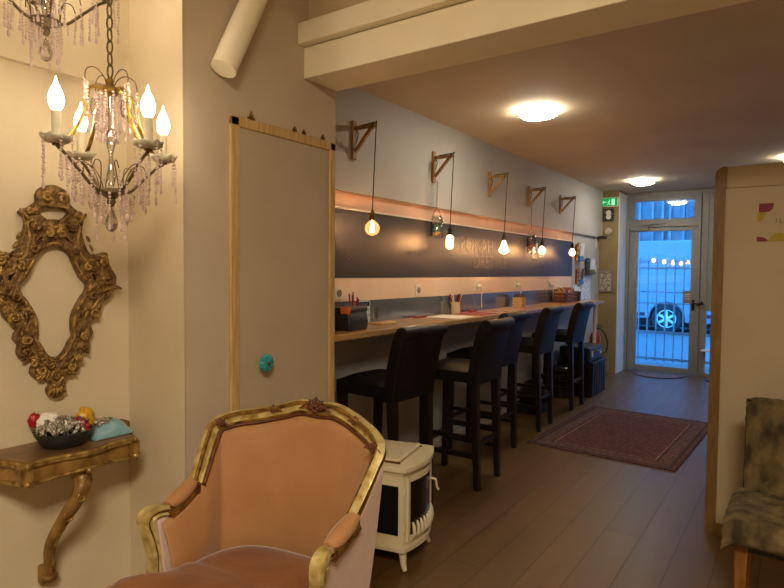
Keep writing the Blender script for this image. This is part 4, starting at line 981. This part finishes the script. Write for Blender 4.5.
# rail profile: x = outward (depth), y = in the face of the back
pr = [(-.018, -.022), (-.024, -.017), (-.024, -.010), (-.018, -.006), (-.017, .006), (-.024, .010), (-.024, .018), (-.015, .024), (.006, .022), (.010, .0), (.006, -.022)]
def rail_mat(k): return 1 if k in (0, 1, 5, 6, 9) else (2 if k in (7,) else 0)
mats = [M['gilt_cream'], M['gilt'], M['gilt_red']]
MB().sweep(rail, pr, outw, matfn=rail_mat).build('top_rail', mats, ac, smooth=True)
tp_ = []
for i, p in enumerate(rail):
    t = (rail[min(i+1, len(rail)-1)]-rail[max(i-1, 0)]).normalized(); a_ = outw(p); a_ = (a_-t*a_.dot(t)).normalized(); b_ = t.cross(a_)
    tp_.append((p-a_*.020, b_))
sgn = 1 if (tp_[len(tp_)//2][1].z < 0) else -1
q = MB().tube([p+b_*sgn*.024 for p, b_ in tp_], .0045, 6)
q.build('beaded_trim', M['gilt_red'], ac, smooth=2)
def crest(cx, cy, cz, s_, nm, m_=M['gilt_red']):
    q = MB(); c0 = Vector((cx, cy, cz)); nrm = Vector((0, 1, 0)) if abs(cx) < .05 else Vector((-.35 if cx > 0 else .35, 1, 0)).normalized()
    side = nrm.cross(Vector((0, 0, 1))).normalized()
    for i in range(9):
        a = (i-4)*.42+PI/2; L_ = (.040 if i % 2 == 0 else .032)*s_
        T = Matrix(((side.x*math.cos(a), nrm.x, -side.x*math.sin(a), c0.x), (side.y*math.cos(a), nrm.y, -side.y*math.sin(a), c0.y), (math.sin(a), nrm.z, math.cos(a), c0.z), (0, 0, 0, 1)))
        q.ball((L_/2, 0, 0), L_/2, .009*s_, .0075*s_, nu=8, nv=6, T=T)
    for i in range(6):
        a = i*PI/3; q.ball(tuple(c0+side*(.010*s_*math.cos(a))+Vector((0, 0, .010*s_*math.sin(a)))+nrm*.008), .007*s_, nu=8, nv=6)
    for sg in (-1, 1):
        pts = [c0+side*(sg*(.03+.035*t_)*s_)+Vector((0, 0, .006*math.sin(t_*5)*s_))+nrm*.006 for t_ in [k/6 for k in range(7)]]
        q.tube(pts, [.006*s_*(1-.7*k/6) for k in range(7)], 6)
    return q.build(nm, m_, ac, smooth=2)
crest(0, -.333, .985, 1.0, 'crest_carving')
for sg in (-1, 1): crest(sg*.165, -.315, .962, .55, 'rail_flower'); crest(sg*.298, -.195, .925, .6, 'rail_flower')
# upholstered shell
full = catmull([(-x, y, z) for x, y, z in (H[1:]+Pd[1:]+[Fe])[::-1]]+H+Pd[1:]+[Fe], 4)
def shell(offset, inplane, zbot, nm, m_, bulge, kx):
    rows = []; K = 12; st_ = []
    for i, p in enumerate(full):
        t = (full[min(i+1, len(full)-1)]-full[max(i-1, 0)]).normalized(); a_ = outw(p); a_ = (a_-t*a_.dot(t)).normalized(); b_ = t.cross(a_)
        st_.append(p-a_*offset+b_*sgn*inplane)
    for j in range(K+1):
        s_ = j/K; r = []
        for p, p0 in zip(full, st_):
            o_ = outw(p); base = Vector((p.x*kx, (p.y+.03)*.90-.03, zbot))-o_*offset
            r.append(p0.lerp(base, s_)-o_*(bulge*math.sin(PI*min(s_*1.1, 1))))
        rows.append(r)
    return MB().grid(rows).build(nm, m_, ac, smooth=2, solid=.004)
shell(.010, .020, .40, 'inner_upholstery', M['velvet'], .020, .90)
shell(-.004, -.004, .33, 'outer_upholstery', M['velvet_pink'], -.004, .80)
for sg in (-1, 1):
    pd = [(sg*x, y, z+.012) for x, y, z in Pd]; pc = catmull(pd, 6)
    L_ = len(pc); MB().sweep(pc, [(.024*math.cos(a), .019*math.sin(a)) for a in [i*PI/6 for i in range(12)]], (1, 0, 0), scale=lambda u: .80+.38*math.sin(PI*u)).build('arm_pad', M['velvet'], ac, smooth=True)
    MB().sweep([Vector(p)-Vector((0, 0, .026)) for p in pc], [(-.02, -.012), (-.022, .010), (.022, .010), (.02, -.012)], (1, 0, 0)).build('arm_rail', M['gilt'], ac, bevel=.003)
    fp = catmull([(sg*x, y, z) for x, y, z in Fr], 6)
    prf = [(-.019, -.017), (-.024, -.004), (-.014, .002), (-.012, .010), (-.018, .018), (.0, .024), (.018, .018), (.012, .010), (.014, .002), (.024, -.004), (.019, -.017)]
    MB().sweep(fp, prf, (1, 0, 0), matfn=lambda k: 1 if k in (2, 7) else 0, scale=lambda u: .80+.16*math.exp(-((u-.24)/.12)**2)+.12*u).build('arm_post', mats, ac, smooth=True)
    for (y, z) in ((-.075, .752), (.035, .716)):
        q = MB()
        for i in range(-2, 3): q.ball((sg*.296+i*.009, y, z+.012-.002*abs(i)), .0065, nu=8, nv=6)
        q.box(sg*.296-.022, sg*.296+.022, y-.006, y+.006, z-.02, z+.012); q.build('arm_clip', M['gilt_red'], ac, smooth=True)
# seat frame and legs
sf = [(-.31, .26), (-.20, .295), (0, .31), (.20, .295), (.31, .26), (.295, .10), (.28, -.15), (.20, -.29), (0, -.345), (-.20, -.29), (-.28, -.15), (-.295, .10)]
sfo = [(p.x, p.y) for p in catmull([(a, b_, 0) for a, b_ in sf], 3, closed=True)]
MB().prism(sfo, .29, .375).build('seat_rail', M['gilt_cream'], ac, bevel=.008)
for (x, y) in ((-.27, .24), (.27, .24), (-.22, -.25), (.22, -.25)):
    sx, sy = (1 if x > 0 else -1), (1 if y > 0 else -1)
    lp_ = catmull([(x, y, .32), (x+sx*.012, y+sy*.012, .26), (x+sx*.004, y+sy*.004, .16), (x-sx*.004, y-sy*.004, .08), (x+sx*.008, y+sy*.008, .022), (x+sx*.014, y+sy*.014, .012)], 5)
    n_ = len(lp_); MB().tube(lp_, [.034-.020*min(1, i/(n_-1)*1.2) for i in range(n_)], 10).build('leg', M['gilt_cream'], ac, smooth=2)
# loose cushion (T shaped, puffy)
def T_outline(a):
    c0, s0 = math.cos(a), math.sin(a); n_ = 3.2
    r = 1/((abs(c0)**n_+abs(s0)**n_)**(1/n_)); x, y = r*c0*.285, .03+r*s0*.30
    if y > .10: x *= 1+.30*min(1, (y-.10)/.10)
    return x, y
rows = []; NA = 64; K = 9; top = []
cu = MB(); ring = []
for side_, sg in (('top', 1), ('bot', -1)):
    rs_ = []
    for i in range(K+1):
        u = i/K; r = []
        for k_ in range(NA+1):
            x, y = T_outline(2*PI*k_/NA); x *= u; y = .03+(y-.03)*u
            h = (1-u**3.2)**.5 if u < 1 else 0
            zc = .488+.12*max(0, y)+(.020*abs(x)/.3*(1 if y > 0 else .2))
            wr = .009*math.sin(19*x+7*y)*math.sin(11*y-5*x)*(1-u)*(1 if sg > 0 else 0)
            r.append((x, y, zc+sg*.064*h+wr))
        rs_.append(r)
    cu.grid(rs_)
cs_ = cu.build('seat_cushion', M['velvet_cushion'], ac, smooth=2)
pts = []
for k_ in range(NA):
    x, y = T_outline(2*PI*k_/NA); pts.append((x*1.004, .03+(y-.03)*1.004, .488+.12*max(0, y)+(.020*abs(x)/.3*(1 if y > 0 else .2))))
MB().tube(pts, .006, 7, closed=True).build('piping', M['velvet'], cs_, smooth=2)

# ---------------------------------------------------------------- small electric stove (local +X is its front)
sv = thing('electric_stove', 'small cream electric stove heater standing behind the armchair', 'stove', (-1.705, 2.462, 0), math.radians(12)); sv.scale = (1, 1, 1.09)
def outl(hx, hy, bow):
    bow = bow*.62; hx = hx+.012   # bowed front outline
    pts = [(-hx, -hy), (hx-.010, -hy)]
    for i in range(9):
        u = -1+i/4; pts.append((hx-.010+bow*(1-u*u)+.01*(1-abs(u)), u*hy*.98))
    pts += [(hx-.010, hy), (-hx, hy)]
    return pts
MB().prism(outl(.135, .185, .052), .115, .435).build('body', M['cream_metal'], sv, bevel=.006)
MB().prism(outl(.150, .20, .056), .095, .12).build('base_plate', M['cream_metal'], sv, bevel=.006)
tp = MB().prism(outl(.142, .192, .054), .435, .452).prism(outl(.157, .207, .058), .452, .475); tp.build('top_plate', M['cream_metal'], sv, bevel=.007)
q = MB().box(-.12, .105, -.15, .15, 0, .014, T=Matrix.Translation((0, 0, .477)) @ Matrix.Rotation(math.radians(-2.5), 4, 'Y')); ld = q.build('hinged_lid', M['cream_metal'], sv, bevel=.005)
rim_ = MB().box(-.122, .108, -.155, -.150, .476, .484).box(-.122, .108, .150, .155, .476, .484); rim_.build('lid_edge', M['gilt_red'], ld)
q = MB()
for y in (-.09, .09): q.tube([(-.137, y-.016, .496), (-.137, y+.016, .496)], .007, 8)
q.build('lid_hinge', M['black_iron'], sv)
MB().box(-.145, -.125, -.06, .06, .475, .505).build('rear_flue_cap', M['cream_metal'], sv, bevel=.005)
for sg in (-1, 1):
    w_ = MB(); w_.box(-.115, .115, sg*.187-.003, sg*.187+.003, .165, .385); w_.build('side_window', M['black_glass'], sv, bevel=.012)
# front door: frame, glass, grate fingers, handle
q = MB()
def fx_(u): return .137+.0325*(1-u*u)+.01*(1-abs(u))+.004
for i in range(16):
    u0, u1 = -.9+i*.1125, -.9+(i+1)*.1125
    for z0, z1 in ((.135, .16), (.40, .425)):
        q.add([(fx_(u0), u0*.18, z0), (fx_(u1), u1*.18, z0), (fx_(u1), u1*.18, z1), (fx_(u0), u0*.18, z1), (fx_(u0)+.010, u0*.18, z0), (fx_(u1)+.010, u1*.18, z0), (fx_(u1)+.010, u1*.18, z1), (fx_(u0)+.010, u0*.18, z1)], [(4, 5, 6, 7), (0, 1, 5, 4), (3, 7, 6, 2), (0, 4, 7, 3), (1, 2, 6, 5)])
for u in (-.86, .86): q.box(fx_(u)-.004, fx_(u)+.010, u*.18-.013, u*.18+.013, .135, .425)
dr = q.build('door', M['cream_metal'], sv, bevel=.002)
rows = [[(fx_(-.8+i*.1)+.003, (-.8+i*.1)*.18, z) for i in range(17)] for z in (.16, .40)]
MB().grid(rows).build('door_glass', M['black_glass'], dr, solid=.003)
for i in range(9):
    u = -.72+i*.18; MB().tube([(fx_(u)+.006, u*.18, .14), (fx_(u)+.020, u*.18, .165), (fx_(u)+.016, u*.18, .195), (fx_(u)+.010, u*.18, .215)], [.007, .010, .009, .005], 8).build('grate_finger', M['cream_metal'], dr, smooth=2)
MB().tube(catmull([(fx_(.86)+.012, .155, .33), (fx_(.86)+.035, .158, .325), (fx_(.86)+.042, .162, .29), (fx_(.86)+.050, .166, .275)], 5), .006, 8).build('door_handle', M['cream_metal'], dr, smooth=2)
for z in (.20, .36): MB().tube([(.140, -.176, z-.014), (.140, -.176, z+.014)], .009, 8).build('door_hinge', M['cream_metal'], sv)
for sx in (-1, 1):
    for sy in (-1, 1):
        x, y = sx*.13+.0, sy*.16
        lp_ = catmull([(x-sx*.01, y-sy*.01, .10), (x, y, .07), (x+sx*.006, y+sy*.006, .035), (x+sx*.018, y+sy*.014, .008)], 5)
        MB().tube(lp_, [.024-.013*i/15 for i in range(16)], 8).build('leg', M['cream_metal'], sv, smooth=2)
MB().box(-.10, .07, -.10, .10, .075, .096).build('heater_grille', M['black_iron'], sv)

# ---------------------------------------------------------------- fur draped chair at right
fc = thing('draped_chair', 'chair covered by brown fur throw against the partition at right edge', 'chair', (.035, 2.97, 0))
def furmesh(rows, amp, seed):
    random.seed(seed)
    return [[(x+random.uniform(-amp, amp), y+random.uniform(-amp, amp), z+random.uniform(-amp, amp)) for x, y, z in r] for r in rows]
q = MB(); rows = []      # seat drape: loop profile in y,z swept across x
prof = [(-.205, .345), (-.25, .35), (-.262, .39), (-.245, .43), (-.20, .452), (-.05, .462), (.10, .455), (.22, .44)]
pf = catmull([(0, a, b_) for a, b_ in prof], 5)
for i in range(31):
    u = i/30; x = -.275+.62*u; ed = max(0, 1-min(u, 1-u)*14)
    rows.append([(x+(.0 if ed == 0 else 0), p.y, p.z-.03*ed**2+.008*math.sin(9*x+p.y*14)) for p in pf])
q.grid(furmesh(rows, .004, 2))
q.box(-.262, .335, -.235, .22, .35, .43)
q.build('seat_throw', M['fur'], fc, smooth=2)
q = MB(); q.T = None
rows = []
pb = catmull([(0, .19, .38), (0, .185, .46), (0, .215, .62), (0, .245, .76), (0, .26, .835), (0, .285, .865), (0, .32, .85), (0, .325, .74), (0, .30, .52), (0, .28, .38)], 5)
for i in range(31):
    u = i/30; x = -.235+.55*u
    ed = max(0, 1-min(u, 1-u)*12)
    seam = .020*math.exp(-((x-.045)/.018)**2)
    rows.append([(x, p.y+(.02*ed if k < 25 else -.02*ed)+seam*(1 if k < 25 else 0)+.008*math.sin(13*x+9*p.z), p.z-.010*ed) for k, p in enumerate(pb)])
q.grid(furmesh(rows, .0045, 4)); r0, r1 = rows[0], rows[-1]
q.add(r0, [tuple(range(len(r0)))]); q.add(r1, [tuple(range(len(r1)))])
q.build('back_throw', M['fur'], fc, smooth=2)
for (x, y) in ((-.19, -.16), (.26, -.16), (-.19, .22), (.26, .22)):
    MB().frustum((x-.02, y, 0, .016, .016), (x-.02, y, .345, .026, .026)).build('leg', M['tan_wood'], fc, bevel=.003)
MB().box(-.21, .28, -.18, .24, .31, .35).build('seat_frame', M['dark_wood'], fc)

# ---------------------------------------------------------------- logo on the partition
lg = thing('wall_logo', 'maroon and olive logo shapes with thin letters on the partition', 'logo', (-.20, 3.679, 1.70))
def quarter(cx, cz, r, a0, a1, n=14): return [(cx, cz)]+[(cx+r*math.cos(a0+(a1-a0)*i/n), cz+r*math.sin(a0+(a1-a0)*i/n)) for i in range(n+1)]
TL = TY(0, 0, 0)
MB().prism([(.002, .123), (.067, .123), (.067, .108), (.061, .09), (.048, .079), (.030, .076), (.002, .076)], 0, .002, T=TL).build('maroon_shape', M['maroon'], lg)
MB().prism([(-.003, .076), (.033, .076), (.029, .055), (.016, .034), (-.003, .024)], 0, .002, T=TL).build('olive_shape', M['mustard'], lg)
MB().prism([(-.004, -.077), (.049, -.077), (.036, -.061), (.020, -.053), (-.004, -.053)], 0, .002, T=TL).build('maroon_shape', M['maroon'], lg)
MB().prism([(.097-.046*math.cos(a), -.077+.044*math.sin(a)) for a in [i*PI/14 for i in range(15)]], 0, .002, T=TL).build('olive_shape', M['mustard'], lg)
MB().prism([(.110, .126), (.150, .126), (.150, .09)], 0, .002, T=TL).build('maroon_shape', M['maroon'], lg)
text('lettering', '1LU', .036, TY(.105, -.001, .028), M['grey_letter'], lg, depth=.0006, space=1.2)
